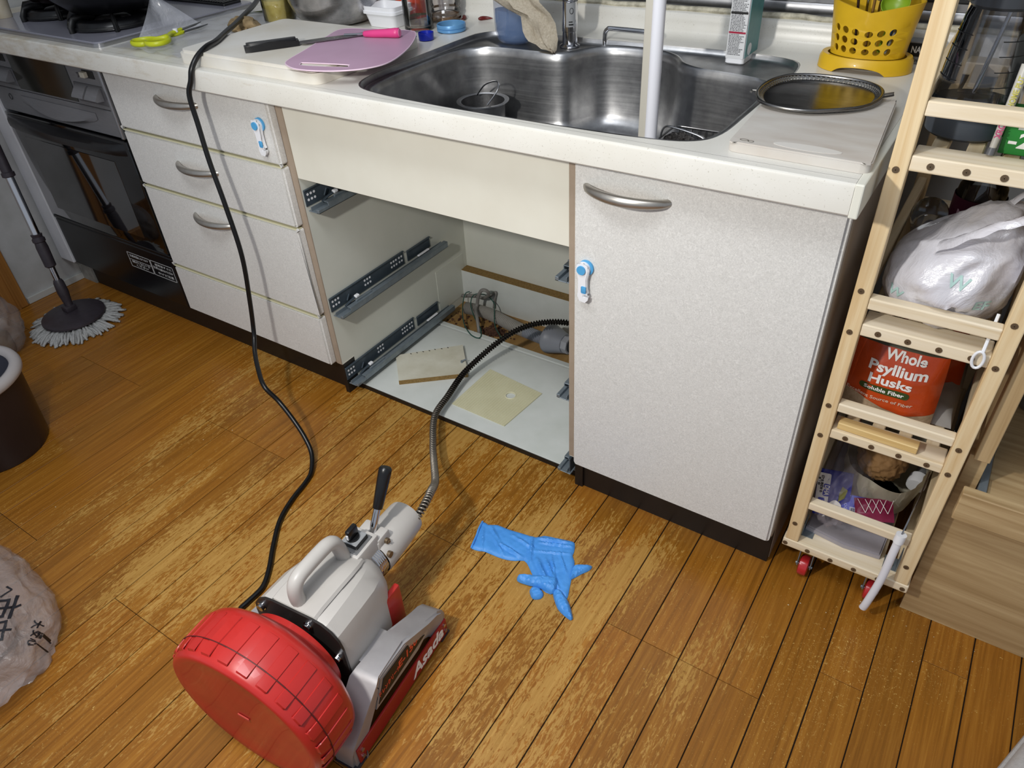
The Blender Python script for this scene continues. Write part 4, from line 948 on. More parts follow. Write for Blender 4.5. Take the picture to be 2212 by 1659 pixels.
for k in range(4): obj('leg', MB().tube([((.045, .125)[k % 2], (.262, .338)[k//2], .72), ((.045, .125)[k % 2], (.262, .338)[k//2], .672)], .002, 6), WIRE, wb, True)
sp_ = obj('scouring_pad', crumple(MB(), (.060, .300, .718), (.030, .034, .024), 4, .3, 7, 5), mat('black_steel_wool', '#1d1b1c', .45, .6, var='#5a5552', vs=300, bump=1, bs=400), None, True, 60)
tag(sp_, 'black curly scouring pad lying in the wire rack', 'scouring pad')

# ------------------------------------------------------------------ right end of the worktop
b2 = thing('small_chopping_board', 'thin greyish-white chopping board with cut marks at the right end of the worktop', 'chopping board', (.34, .13, .85))
obj('board', MB().prism(round_poly([(.253, -.007), (.4455, -.010), (.4225, .269), (.238, .265)], .014), .8503, .8645, bev=.002), mat('stained_board', '#c9c5be', .45, var='#b9b0a6', vs=9, stretch=(1, 4, 1)), b2, True, 40)
obj('thumb_groove', MB().prism([(.357+.046*math.cos(t), .012+.011*math.sin(t)) for t in [2*PI*k/24 for k in range(24)]], .8646, .8650), mat('groove_white', '#d4d0c9', .4), b2)
obj('maker_mark', MB().tube([(.272+.006*math.cos(t), .006+.003*math.sin(t), .8648) for t in [2*PI*k/12 for k in range(12)]], .0004, 4, closed=True).tube([(.282+.004*math.cos(t), .004+.003*math.sin(t), .8648) for t in [2*PI*k/12 for k in range(12)]], .0004, 4, closed=True), mat('faint_mark', '#5c574f', .6), b2)
os_ = thing('oil_strainer', 'oval dark steel strainer plate with a wire mesh rim on the small chopping board', 'strainer', (.31, .235, .865))
O_ = spline2([(.226, .195), (.247, .154), (.278, .139), (.318, .140), (.353, .159), (.386, .189), (.400, .23), (.398, .272), (.381, .303), (.348, .321), (.295, .325), (.253, .313), (.231, .286), (.222, .242)], 6)
cx_, cy_ = .311, .234
def shr(k): return [(cx_+(x-cx_)*k, cy_+(y-cy_)*k) for x, y in O_]
obj('rim_wire', MB().tube([(x, y, .8715) for x, y in O_], .0030, 8, closed=True), m_steel('rim_steel', '#77736c', .25), os_, True, 60)
obj('plate', MB().prism(shr(.90), .8660, .8668), m_steel('dark_plate_steel', '#6b675f', .16, (8, 120, 8)), os_, True, 20)
m0 = MB(); A, B = shr(.89), shr(.99); n3 = len(A)
for k in range(0, n3, 1):
    for sgn in (2, -2):
        p0, p1 = A[k], B[(k+sgn) % n3]; m0.tube([(p0[0], p0[1], .8668), (p1[0], p1[1], .8712)], .0007, 4)
m0.tube([(x, y, .869) for x, y in shr(.94)], .0007, 4, closed=True)
obj('wire_mesh', m0, m_steel('mesh_wire', '#8b867c', .3), os_, False)
obj('hook', MB().tube([(.400, .262, .8715), (.414, .268, .874), (.416, .256, .874), (.402, .248, .8715)], .0016, 6).tube([(.222, .206, .8715), (.214, .204, .8715), (.216, .196, .8715)], .0018, 6), m_steel('rim_steel2', '#77736c', .3), os_)
# yellow utensil holder: punched oval shell
YEL = mat('golden_yellow_plastic', '#d6ad22', .36, var='#cda41b', vs=30, coat=.15)
uh = thing('utensil_holder', 'golden yellow oval utensil holder with punched holes at the end of the worktop', 'utensil holder', (.328, .478, .85))
UC = (.328, .478)
def ell(u, v_, inset=0):
    a = u*2*PI; k = .84+.16*v_+.04*(max(0, v_-.6))**2
    rx, ry = .0735*k-inset, .047*k-inset; top = .962-.014*(1-abs(math.cos(a)))**1.3
    z = .874+(top-.874)*v_
    return V((UC[0]+rx*math.cos(a), UC[1]+ry*math.sin(a), z))
holes = []
for r_ in range(3):
    for k in range(6):
        ua = .545+.0365*(k+(k > 2)*.12)*1.0+.165*0; ua = .612+.0465*k+(.006 if k > 2 else 0); holes.append((ua, .15+.19*r_))
pts = []; edges = []
def addloop(lp):
    i0_ = len(pts); pts.extend(V(p) for p in lp); edges.extend((i0_+i, i0_+(i+1) % len(lp)) for i in range(len(lp)))
NU, NV = 72, 8
outer = [(k/NU, 0) for k in range(NU)]+[(1, k/NV) for k in range(NV)]+[(1-k/NU, 1) for k in range(NU)]+[(0, 1-k/NV) for k in range(NV)]
addloop(outer); hl = []
for (hu, hv) in holes:
    lp = [(hu+.0155*math.cos(2*PI*k/14), hv+.072*math.sin(2*PI*k/14)) for k in range(14)]; hl.append((hu, hv)); addloop(lp)
for i in range(1, NU):
    for j in range(1, NV):
        u, v_ = i/NU, j/NV
        if all(((u-h[0])/.0178)**2+((v_-h[1])/.084)**2 > 1 for h in hl): pts.append(V((u, v_)))
vs, es, fs, *_ = delaunay_2d_cdt(pts, edges, [], 1, 1e-7)
m0 = MB(); vo = [m0.bm.verts.new(ell(v.x, v.y)) for v in vs]
for f in fs:
    cu = sum(vs[i].x for i in f)/len(f); cv = sum(vs[i].y for i in f)/len(f)
    if any(((cu-h[0])/.0155)**2+((cv-h[1])/.072)**2 < .98 for h in hl): continue
    m0.bm.faces.new([vo[i] for i in f])
bmesh.ops.remove_doubles(m0.bm, verts=m0.bm.verts[:], dist=1e-5)
bmesh.ops.recalc_face_normals(m0.bm, faces=m0.bm.faces[:]); bmesh.ops.solidify(m0.bm, geom=m0.bm.faces[:], thickness=.0022)
obj('perforated_wall', m0, YEL, uh, True, 50)
rows = []
for rx, ry, z in ((.066, .043, .874), (.075, .051, .875), (.0785, .0545, .868), (.0795, .0555, .8505)):
    r_ = []
    for k in range(96):
        a = 2*PI*k/96; zz = z
        if z < .855: zz = .8505+.012*max(0, 1-((a-1.5*PI)/.55)**2)**.5 if abs(a-1.5*PI) < .55 else .8505
        r_.append((UC[0]+rx*math.cos(a), UC[1]+ry*math.sin(a), zz))
    rows.append(r_)
m0 = MB().grid(rows, True); bmesh.ops.recalc_face_normals(m0.bm, faces=m0.bm.faces[:]); bmesh.ops.solidify(m0.bm, geom=m0.bm.faces[:], thickness=.002)
obj('foot_skirt', m0, YEL, uh, True, 50)
obj('inner_floor', MB().lathe([(0, .0), (.060, .0)], 40, (UC[0], UC[1], .874), 1, .66), YEL, uh)
UT = [('cooking_spoon', 'dark brown spoon handle in the yellow holder', 'spoon', -.034, .000, mat('dark_brown_plastic', '#2b1a14', .4), 0), ('fork', 'steel fork standing in the yellow holder, next to the brown handle', 'fork', -.016, -.008, CHROME, 1), ('table_spoon', 'steel spoon standing in the middle of the yellow holder', 'spoon', .002, .008, CHROME, 1),
      ('wooden_skewer', 'tan wooden spatula handle in the yellow holder', 'spatula', -.006, -.004, mat('tan_handle', '#7c5a25', .5), 0), ('ladle', 'steel ladle handle leaning right in the yellow holder', 'ladle', .014, -.004, CHROME, 1), ('silicone_spatula', 'blue silicone spatula at the back of the yellow holder', 'spatula', .040, .012, mat('blue_silicone', '#3f74b8', .4), 2), ('whisk', 'clear plastic stirrer at the right of the yellow holder', 'stirrer', .048, .0, mat('clear_stick', '#9aa2a0', .3, alpha=.6), 0)]
for nm, lb_, ct_, dx, dy, m_, kind in UT:
    t_ = thing(nm, lb_, ct_, (UC[0]+dx*.7, UC[1]+dy, .876)); b0 = V((UC[0]+dx*.62, UC[1]+dy, .877)); b1 = V((UC[0]+dx*1.25, UC[1]+dy*1.2, 1.02))
    obj('shaft', MB().tube([b0, b0.lerp(b1, .6), b1], [.0028, .0034, .0042], 10, flat=.7), m_, t_, True, 60)
    if kind == 1: obj('head', MB().sph(b1+V((0, 0, .018)), .011, 14, (1, .35, 1.8)), m_, t_, True, 60)
    else: obj('head', MB().box(b1.x-.010, b1.x+.010, b1.y-.003, b1.y+.003, b1.z-.005, b1.z+.05, .003, 2), m_, t_, True, 40)
gm = thing('measuring_cup', 'lime-green measuring spoon bowl showing above the yellow holder rim', 'measuring spoon', (UC[0]+.030, UC[1]-.008, .88))
obj('bowl', MB().lathe([(0, 0), (.014, .002), (.0215, .010), (.0225, .018), (.0215, .018), (.020, .011), (.013, .004), (0, .002)], 28, (0, 0, 0)).xf(Mx.Translation((UC[0]+.030, UC[1]-.010, .948)) @ Mx.Rotation(.75, 4, 'X')), mat('lime_measuring', '#7d9a1f', .35), gm, True, 50)
obj('stem', MB().tube([(UC[0]+.030, UC[1]-.010, .946), (UC[0]+.022, UC[1]+.0, .90), (UC[0]+.018, UC[1]+.002, .878)], .0035, 8), mat('lime_measuring', '#7d9a1f'), gm, True)
nb = thing('spice_box', 'small box with a black NA label between the yellow holder and the pine rack', 'box', (.41, .545, .85))
obj('box_body', MB().box(.385, .437, .533, .562, .8505, .888, .001, 1), mat('silver_grey_box', '#8c8f92', .4, .3), nb)
bl_ = obj('label_panel', MB().box(.386, .436, .5324, .5331, .863, .885), BLKT, nb)
text('label_lettering', 'NA', .015, frame((.399, .532, .874), (1, 0, 0), (0, 0, 1)), WHITET, bl_, .016, .0002, .0004)
text('size_lettering', 'Cm', .009, frame((.401, .5326, .8565), (1, 0, 0), (0, 0, 1)), BLKT, nb, .014, .0002)
# ------------------------------------------------------------------ inside the sink cabinet
ZP = .0158
bp_ = thing('broken_board', 'broken off-white particle-board piece lying on the sink cabinet floor', 'board piece', (-.57, .21, ZP))
P_ = [(-.690, .196), (-.551, .333), (-.458, .230), (-.604, .108)]
obj('board', MB().prism(P_, ZP, .0285), mat('scuffed_offwhite', '#cfccbc', .6, var='#bdb8a4', vs=18), bp_)
obj('raw_edge', MB().prism([(-.604, .1075), (-.458, .2295), (-.4572, .2284), (-.6032, .1064)], ZP, .0288), MDF, bp_, label='raw brown broken edge')
m0 = MB()
for k in range(7): x = -.66+.013*k+RND.uniform(-.002, .002); m0.box(x, x+.005, .222+.0128*k, .2245+.0128*k, .0284, .0289)
obj('holes', m0, BLKT, bp_)
obj('screw', MB().cyl((-.502, .262, .0285), (-.502, .262, .034), .0035, 10).cyl((-.502, .262, .033), (-.494, .272, .036), .002, 8), GALV, bp_)
cp2 = thing('cover_plate', 'square cream ribbed plastic plate with a round hole on the sink cabinet floor', 'plate', (-.335, .195, ZP))
hole = circle(-.309, .217, .0125, 24)
obj('plate', MB().prism([(-.423, .287), (-.241, .266), (-.256, .107), (-.426, .112)], ZP, ZP+.0022, [hole]), mat('ribbed_cream', '#cdc9a8', .6, var='#c0bb98', vs=14), cp2)
m0 = MB()
for k in range(24):
    t = (k+.5)/24; a = V((-.423, .287, ZP+.0023)).lerp(V((-.241, .266, ZP+.0023)), t); b = V((-.426, .112, ZP+.0023)).lerp(V((-.256, .107, ZP+.0023)), t)
    m = (V((-.309, .217, 0))-V((a.x, a.y, 0))).dot((b-a).normalized()); c = a+(b-a).normalized()*m; dist = math.hypot(c.x+.309, c.y-.217)
    if dist < .017:
        h = math.sqrt(.017**2-dist**2); u = (b-a).normalized(); m0.tube([a, c-u*h], .0007, 4); m0.tube([c+u*h, b], .0007, 4)
    else: m0.tube([a, b], .0007, 4)
obj('ribs', m0, mat('rib_cream', '#d8d4b6', .55), cp2)
obj('hole_rim', MB().tube([(x, y, ZP+.0023) for x, y in circle(-.309, .217, .0138, 24)], .0013, 5, closed=True), mat('rib_cream', '#d8d4b6'), cp2, True)
# corrugated drain hose
dh = thing('drain_hose', 'grey corrugated drain hose along the back of the sink cabinet', 'hose', (-.48, .5, .003))
hp_ = spline([(-.668, .508, .0225), (-.64, .512, .023), (-.60, .514, .024), (-.55, .508, .024), (-.49, .494, .025), (-.43, .482, .027), (-.37, .470, .032), (-.325, .462, .036)], 40)
pts = []; rs = []
for k, p in enumerate(hp_): pts.append(p); rs.append(.0190 if (k//2) % 2 else .0152)
HOSE = mat('grey_corrugated', '#a8a49d', .5, var='#98948d', vs=20)
obj('corrugated_tube', MB().tube(pts[:202], rs[:202], 18), HOSE, dh, True, 25)
obj('grey_tube_end', MB().tube(pts[200:], [r*.97 for r in rs[200:]], 18), mat('bluish_grey_pvc', '#8b8f98', .45), dh, True, 25)
dk = thing('drain_coupling', 'grey bell-shaped plastic drain coupling at the end of the corrugated hose', 'drain coupling', (-.27, .45, .003))
PVC = mat('grey_pvc', '#7f828a', .4); ax = V((.95, -.18, .12)).normalized(); c0 = V((-.335, .463, .046))
sec = [(0, .0425), (.004, .0435), (.012, .0425), (.014, .041), (.03, .037), (.05, .031), (.062, .028)]
obj('bell', MB().tube([c0+ax*d for d, r in sec], [r for d, r in sec], 28), PVC, dk, True, 35)
obj('hex_nut', MB().tube([c0+ax*.060, c0+ax*.082], [.026, .026], 8), mat('light_grey_pvc', '#989aa0', .4), dk)
obj('floor_pipe', MB().tube(spline([c0+ax*.08, c0+ax*.13, c0+ax*.16+V((0, 0, -.02)), c0+ax*.17+V((0, 0, -.06))], 5), .02, 16), mat('black_pipe', '#15171a', .5), dk, True, 60)
cb_ = obj('grey_cable', MB().tube(spline([(-.713, .552, .030), (-.66, .55, .046), (-.62, .54, .055), (-.585, .520, .085), (-.575, .505, .110), (-.590, .498, .114), (-.607, .500, .088), (-.617, .503, .055), (-.612, .488, .045), (-.585, .455, .045), (-.566, .434, .022), (-.562, .428, .006)], 9), .0052, 9), mat('grey_cable_sheath', '#7f7c78', .5), None, True, 180)
tag(cb_, 'looped grey cable above the corrugated hose in the sink cabinet', 'cable')
c2 = obj('grey_tail', MB().tube(spline([(-.64, .552, .044), (-.605, .555, .058), (-.582, .556, .078), (-.588, .556, .05), (-.592, .554, .02)], 8), .0042, 8), mat('grey_cable_sheath', '#7f7c78'), None, True, 180)
tag(c2, 'short bent grey cable tail against the white back board', 'cable')
gw = thing('green_wire', 'thin green earth wire looping over the edge of the white cabinet floor', 'wire', (-.6, .45, .003))
GRN = mat('green_wire_sheath', '#235045', .45)
obj('wire_loop', MB().tube(spline([(-.675, .545, .06), (-.685, .535, .055), (-.680, .512, .035), (-.640, .455, .03), (-.607, .421, .025), (-.572, .398, .021), (-.544, .391, .0205), (-.536, .402, .021), (-.556, .430, .026), (-.60, .462, .035), (-.640, .50, .05), (-.645, .53, .066), (-.61, .545, .065), (-.575, .535, .05), (-.555, .505, .048), (-.525, .462, .03), (-.49, .435, .0215), (-.475, .425, .0215)], 9), .0016, 6), GRN, gw, True, 180)
m0 = MB()
for k in range(420):
    a = RND.uniform(0, 2*PI); q = abs(RND.gauss(0, .45)); x = -.530+.055*q*math.cos(a); y = .462+.036*q*math.sin(a)
    if k > 340: x = RND.uniform(-.70, -.45); y = RND.uniform(.425, .52)
    s_ = RND.uniform(.0012, .0042); m0.box(x-s_, x+s_, y-s_*.8, y+s_*.8, .003, .003+s_*RND.uniform(.8, 2.2)); m0.xf(Mx.Translation((x, y, 0)) @ Mx.Rotation(RND.uniform(0, 3), 4, 'Z') @ Mx.Translation((-x, -y, 0)))
cr_ = obj('crumb_heap', m0, mat('rusty_crumbs', '#2c140b', .9, var='#6a4a38', vs=90), None); tag(cr_, 'heap of dark brown debris crumbs under the corrugated hose', 'debris', kind='stuff')
m0 = MB()
for k in range(26):
    x, y = RND.choice(((RND.uniform(.45, .85), RND.uniform(-.06, .05)), (RND.uniform(-1.2, .6), RND.uniform(-.7, .03))))
    s_ = RND.uniform(.0005, .0014); m0.box(x-s_, x+s_, y-s_*.7, y+s_*.7, 0, s_*.8, s_*.3, 1)
cr2 = obj('floor_crumbs', m0, mat('pale_crumbs', '#c9b998', .8), None); tag(cr2, 'tiny pale crumbs scattered on the wooden floor', 'crumbs', kind='stuff')
# child safety latches
def latch(x, zt, zb, label):
    L = thing('safety_latch', label, 'latch', (x, -.005, zb), group='white and blue child safety latches')
    obj('backing_disc', MB().cyl((x+.003, -.0005, zt-.013), (x+.003, -.004, zt-.013), .0145, 28), BLUEP, L, True, 40)
    n = 9; hook = [(.013*math.cos(a), zt-.014-zb+.013*math.sin(a)) for a in [PI*(.0+k/n) for k in range(n+1)]]
    out_ = [(x+a, zb+b) for a, b in hook]+[(x-.0085, zt-.034), (x-.0085, zb+.018), (x-.010, zb+.009), (x-.004, zb+.001), (x+.006, zb), (x+.011, zb+.006), (x+.0115, zb+.0105), (x+.004, zb+.0105), (x+.004, zb+.0135), (x+.0105, zb+.016), (x+.0085, zb+.024), (x+.0085, zt-.034)]
    mb = MB().prism(out_, 0, .009, bev=.0015); mb.mk = 0; mb.xf(Mx(((1, 0, 0, 0), (0, 0, -1, -.0035), (0, 1, 0, 0), (0, 0, 0, 1))))
    obj('strap', mb, WHITEP, L, True, 35)
    obj('button', MB().cyl((x-.001, -.012, zt-.014), (x-.001, -.0155, zt-.014), .0085, 24), BLUEP, L, True, 40)
    obj('slider', MB().box(x-.001, x+.0088, -.0142, -.012, zb+.018, zb+.032, .002, 2), BLUEP, L, True, 40)
latch(-.772, .752, .674, 'white child latch with blue button on the top drawer, beside the power cord')
latch(.026, .614, .536, 'white child latch with blue button on the left edge of the single cabinet door')

# ------------------------------------------------------------------ blue glove
NIT = mat('blue_nitrile', '#4d97e2', .48, var='#448cd8', vs=30, bump=.35, bs=110, bd=.002)
gl_ = thing('nitrile_glove', 'blue nitrile glove lying crumpled on the wooden floor', 'glove', (.02, -.2, 0))
GP = [(-.13, -.172), (-.115, -.172), (-.097, -.162), (-.07, -.16), (-.036, -.154), (-.006, -.148), (.008, -.135), (.031, -.128), (.062, -.119), (.075, -.12), (.085, -.141), (.087, -.151), (.097, -.161), (.103, -.172), (.108, -.187), (.115, -.206), (.124, -.231), (.13, -.25), (.115, -.247), (.101, -.247), (.097, -.257), (.073, -.256), (.039, -.235), (.021, -.221), (.006, -.214), (-.01, -.224), (-.027, -.231), (-.049, -.235), (-.079, -.237), (-.091, -.242), (-.109, -.245), (-.111, -.236), (-.119, -.21)]
GP = [(x, y) for x, y in GP]
FOLDS = [((-.012, -.150), (.020, -.212), .0045, .003), ((.004, -.150), (.060, -.128), .004, .0025), ((.010, -.160), (.075, -.133), .004, .0025), ((.000, -.190), (.088, -.150), .0025, .0025), ((.030, -.200), (.085, -.245), .006, .004), ((.045, -.190), (.105, -.240), .005, .003), ((-.118, -.185), (-.085, -.238), .003, .0025), ((-.105, -.175), (-.06, -.205), .003, .003),
         ((-.06, -.205), (.0, -.212), .005, .003), ((-.085, -.196), (-.035, -.228), .003, .0025), ((-.05, -.172), (.012, -.180), .003, .003), ((.06, -.16), (.10, -.20), .003, .0025), ((.05, -.175), (.09, -.225), .003, .002)]
mg = puff(MB(), spline2(GP, 2), .0004, .0055, .010, .0027, .0009, 40, 4)
for v in mg.bm.verts:
    if v.co.z > .001:
        for (a, b, hh, ww) in FOLDS:
            a_, b_ = V((*a, 0)), V((*b, 0)); q = V((v.co.x, v.co.y, 0)); t = max(0, min(1, (q-a_).dot(b_-a_)/(b_-a_).length_squared)); dd = (a_.lerp(b_, t)-q).length
            if dd < ww*3: v.co.z += hh*math.exp(-(dd/ww)**2)*math.sin(PI*(.1+.8*t))-hh*.25*math.exp(-((dd-ww*2)/ww)**2)*math.sin(PI*(.1+.8*t))
obj('palm_and_cuff', mg, NIT, gl_, True, 30)
for nm, F_, z0, h in (('finger', [(.102, -.176), (.112, -.164), (.128, -.156), (.136, -.155), (.135, -.166), (.126, -.182), (.112, -.205)], .0006, .012), ('finger', [(.098, -.251), (.107, -.240), (.127, -.249), (.143, -.261), (.16, -.28), (.162, -.286), (.157, -.289), (.133, -.283), (.119, -.274)], .001, .014),
                       ('finger', [(.088, -.222), (.042, -.241), (.023, -.250), (.018, -.258), (.024, -.267), (.044, -.265), (.073, -.258), (.099, -.257), (.103, -.245)], .004, .016), ('thumb', [(.057, -.263), (.068, -.258), (.080, -.261), (.086, -.268), (.084, -.278), (.073, -.285), (.063, -.28), (.056, -.272)], .0006, .014)):
    obj(nm, puff(MB(), spline2(F_, 4), z0, h*.72, .010, .0028, .0022, 90, 7+z0*900), NIT, gl_, True, 24)
obj('rolled_cuff', MB().tube(spline([(-.130, -.172, .004), (-.124, -.195, .006), (-.118, -.212, .005), (-.111, -.236, .006), (-.109, -.245, .003)], 6), .0022, 7), NIT, gl_, True)

# ------------------------------------------------------------------ mop, bucket, bags at the left
mp_ = thing('spin_mop', 'spin mop with a dark grey round head leaning on the side wall by the oven', 'mop', (-1.752, -.152, 0))
MC = V((-1.752, -.152, .034))
obj('head_disc', MB().lathe([(0, .010), (.030, .010), (.085, .006), (.094, .002), (.095, -.004), (.088, -.008), (0, -.008)], 48, MC), DGREY, mp_, True, 50)
m0 = MB()
for k in range(430):
    a = RND.uniform(0, 2*PI); L = RND.uniform(.030, .062); r0 = RND.uniform(.060, .090); w_ = RND.uniform(-.25, .25); z1 = RND.uniform(.003, .012); d = V((math.cos(a), math.sin(a), 0)); s_ = V((-d.y, d.x, 0))
    b = V((MC.x, MC.y, 0)); zz = RND.uniform(.012, .026)
    p = [b+d*r0+V((0, 0, zz)), b+d*(r0+L*.4)+s_*L*.15*w_+V((0, 0, zz*.8+.002)), b+d*(r0+L*.8)+s_*L*.6*w_+V((0, 0, z1+.003)), b+d*(r0+L)+s_*L*w_+V((0, 0, z1*.6+.001))]
    m0.tube(p, [.0032, .0040, .0042, .0034], 6)
st_ = obj('yarn_fringe', m0, mat('grey_white_yarn', '#b0b0ae', .95, var='#989895', vs=160, bump=.6, bs=500), mp_, True, 180, label='fluffy grey-white yarn fringe'); st_['kind'] = 'stuff'
B0, T0 = V((-1.768, -.146, .05)), V((-1.850, -.105, .505)); pd = (T0-B0)
def seg(a, b): return [B0+pd*a, B0+pd*b]
obj('pivot_joint', MB().box(MC.x-.034, MC.x-.002, MC.y-.014, MC.y+.022, .043, .062, .004, 2).tube(seg(-.01, .10), [.012, .013], 14), DGREY, mp_, True, 40)
obj('lower_collar', MB().tube([B0+pd*t for t in (.05, .12, .19, .21)], [.013, .017, .0155, .012], 18), DGREY, mp_, True, 40)
obj('lower_tube', MB().tube(seg(.20, .34), .0092, 18), CHROME, mp_, True, 60)
obj('grip_sleeve', MB().tube([B0+pd*t for t in (.30, .31, .44, .475, .48, .50, .51, .53)], [.011, .0165, .0175, .0155, .0185, .0185, .0145, .0165], 20), DGREY, mp_, True, 40)
obj('upper_tube', MB().tube(seg(.52, .93), .0115, 20), CHROME, mp_, True, 60)
obj('upper_grip', MB().tube([B0+pd*t for t in (.905, .91, .935, .94, 1.0, 1.9, 2.0)], [.0135, .018, .018, .0145, .0145, .0135, .01], 18), DGREY, mp_, True, 40)
bk = thing('mop_bucket', 'dark brown plastic bucket with a pale grey rim at the left edge', 'bucket', (-1.365, -.605, 0))
BC = (-1.365, -.605)
obj('bucket_wall', MB().lathe([(0, .006), (.100, .006), (.105, 0), (.112, .002), (.116, .015), (.128, .215), (.124, .215), (.112, .016), (.10, .012), (0, .012)], 56, (*BC, 0)), mat('dark_brown_plastic2', '#221a1b', .35, var='#261d1e', vs=12), bk, True, 40)
obj('rim', MB().lathe([(.112, .208), (.131, .206), (.138, .212), (.139, .222), (.135, .231), (.126, .235), (.115, .231), (.111, .222)], 56, (*BC, 0)).xf(Mx.Identity(4)), mat('pale_grey_rim', '#a8a2a0', .35), bk, True, 60)
obj('inner_basket', MB().lathe([(.113, .226), (.108, .14), (.10, .06), (0, .055)], 48, (*BC, 0)), mat('slate_inner', '#4a4b55', .4), bk, True, 40)
# translucent bags
BAGC = m_film('hazy_carrier_film', '#c4b6b1', .30, .2, .8, 22)
bg = thing('printed_carrier_bag', 'half-transparent plastic bag with black printed characters on the floor at the left edge', 'plastic bag', (-.90, -.95, 0))
mbag = crumple(MB(), (-.885, -.955, .045), (.255, .155, .085), 5, .10, 2.4, 2, 0.0005, .85)
bvb = bvh_of(mbag)
obj('bag_skin', mbag, BAGC, bg, True, 70)
obj('content', crumple(MB(), (-.90, -.96, .035), (.17, .10, .05), 3, .2, 2, 8, .001), mat('brown_content', '#6d5548', .8, var='#8d7a6d', vs=30), bg, True, 60)
INK = mat('bag_ink', '#17161c', .5)
for s_, sz_, pos, rot in (('市', .060, (-.660, -.905), -.75), ('中', .050, (-.622, -.938), -.75), ('大', .017, (-.590, -.886), -.9), ('安', .015, (-.574, -.898), -.9), ('心', .015, (-.563, -.912), -.9), ('へ', .028, (-.690, -.878), -.75), ('品', .040, (-.690, -.958), -.75)):
    fr = Mx.Translation((pos[0], pos[1], .3)) @ Mx.Rotation(rot, 4, 'Z')
    text('bag_print', s_, sz_, fr, INK, bg, None, .0001, .0006, bvh=bvb, dirv=(-.35, .1, -1), lift=.0015)
b3 = thing('rubbish_bag', 'clear plastic bag of rubbish standing behind the mop bucket', 'plastic bag', (-1.83, -.37, 0))
obj('bag_skin', crumple(MB(), (-1.83, -.375, .085), (.105, .095, .10), 4, .14, 2.6, 6, .0005), m_film('clear_rubbish_film', '#a9a4a2', .36, .22, .6, 22), b3, True, 70)
obj('inner_jar', MB().lathe([(0, 0), (.042, 0), (.045, .01), (.045, .055), (.038, .065), (0, .066)], 28, (-1.80, -.375, .004)), mat('tan_pot', '#7d6a50', .6, var='#5b3a2a', vs=30), b3, True, 40)
obj('inner_scraps', crumple(MB(), (-1.85, -.38, .11), (.055, .05, .045), 3, .35, 2.4, 12), mat('brown_scraps', '#4d3d34', .8, var='#8c8078', vs=40), b3, True, 60)
rg = thing('floor_cushion', 'corner of a pale grey fabric cushion at the bottom right', 'cushion', (1.02, -.28, 0))
CUR = Mx.Translation((.872, -.20, 0)) @ Mx.Rotation(-.36, 4, 'Z')
m0 = MB().box(0, .26, -.22, .16, .001, .05, .02, 4); m0.mk = 0; m0.xf(CUR)
obj('cushion_pad', m0, mat('pale_grey_fabric', '#b3afac', .9, var='#a6a29f', vs=200, bump=.6, bs=400), rg, True, 60)
m0 = MB().tube([(x, y, .026) for x, y in rrect(-.0015, .2615, -.2215, .1615, .02, 4)], .004, 6, closed=True); m0.mk = 0; m0.xf(CUR)
obj('piping', m0, mat('pale_grey_fabric', '#b3afac'), rg, True, 60)

# ------------------------------------------------------------------ rolling pine rack
rk = thing('pine_rack', 'narrow rolling shelf rack of raw pine on red castors at the end of the worktop', 'rack', (.57, .29, 0))
XL0, XL1, XR0, XR1 = .4600, .4835, .6565, .6800; YF0, YF1 = .030, .056; YB0, YB1 = .53, .556
SCR = []
def screw(par, x, z, y=YF0, r=.0046):
    o = obj('screw', MB().cyl((x, y-.0012, z), (x, y+.001, z), r, 12).box(x-.0022, x+.0022, y-.0016, y-.0010, z-.0006, z+.0006).box(x-.0006, x+.0006, y-.0016, y-.0010, z-.0022, z+.0022), BRASS, par, True, 40)
posts = []
for x0, x1 in ((XL0, XL1), (XR0, XR1)):
    for y0, y1 in ((YF0, YF1), (YB0, YB1)):
        posts.append(obj('post', MB().box(x0, x1, y0, y1, .103, 1.30, .0018, 2), PINE_Z, rk))
for x0, x1, lst in ((XL0, XL1, (.848, .6625, .443, .590, .377, .150)), (XR0, XR1, (.664, .592, .434, .381, .148, .85))):
    par = posts[0] if x0 == XL0 else posts[2]
    for z in lst: screw(par, (x0+x1)/2-.002, z)
base = obj('base_board', MB().box(.4565, .6830, YF0-.001, .078, .083, .1025, .002, 2), PINE_X, rk)
for k in range(6): screw(base, .462+.0425*k, .0915, YF0-.001)
obj('base_board', MB().box(.4565, .6830, .508, YB1, .083, .1025, .002, 2), PINE_X, rk)
for x in (.475, .52, .57, .62, .665): obj('base_slat', MB().box(x-.012, x+.012, .078, .508, .085, .101, .0015, 1), PINE_Y, rk)
for zt, hb in ((.3935, .018), (.6075, .021), (.8685, .021)):
    bm_ = obj('shelf_beam', MB().box(XL1, XR0, YF0+.003, .078, zt-hb, zt, .002, 2), PINE_X, rk)
    for x in (.5085, .550, .592, .634): screw(bm_, x, zt-hb*.52, YF0+.003)
    obj('shelf_beam', MB().box(XL1, XR0, .508, YB1-.003, zt-hb, zt, .002, 2), PINE_X, rk)
    for x in (.5085, .550, .592, .634): obj('slat', MB().box(x-.010, x+.010, .078, .508, zt-.016, zt-.002, .0015, 1), PINE_Y, rk)
for za, zb2 in ((.196, .213), (.434, .451), (.634, .653), (.919, .938)):
    obj('front_rail', MB().box(XL1, XR0, YF0+.002, YF0+.021, za, zb2, .002, 2), PINE_X, rk)
    for x0, x1 in ((XL0+.004, XL1-.004), (XR0+.004, XR1-.004)): obj('side_rail', MB().box(x0, x1, YF1, YB0, za, zb2, .0015, 1), PINE_Y, rk)
obj('bracket', MB().box(.484, .505, .052, .082, .1026, .1042).box(.484, .4855, .052, .082, .1026, .135), GALV, rk)
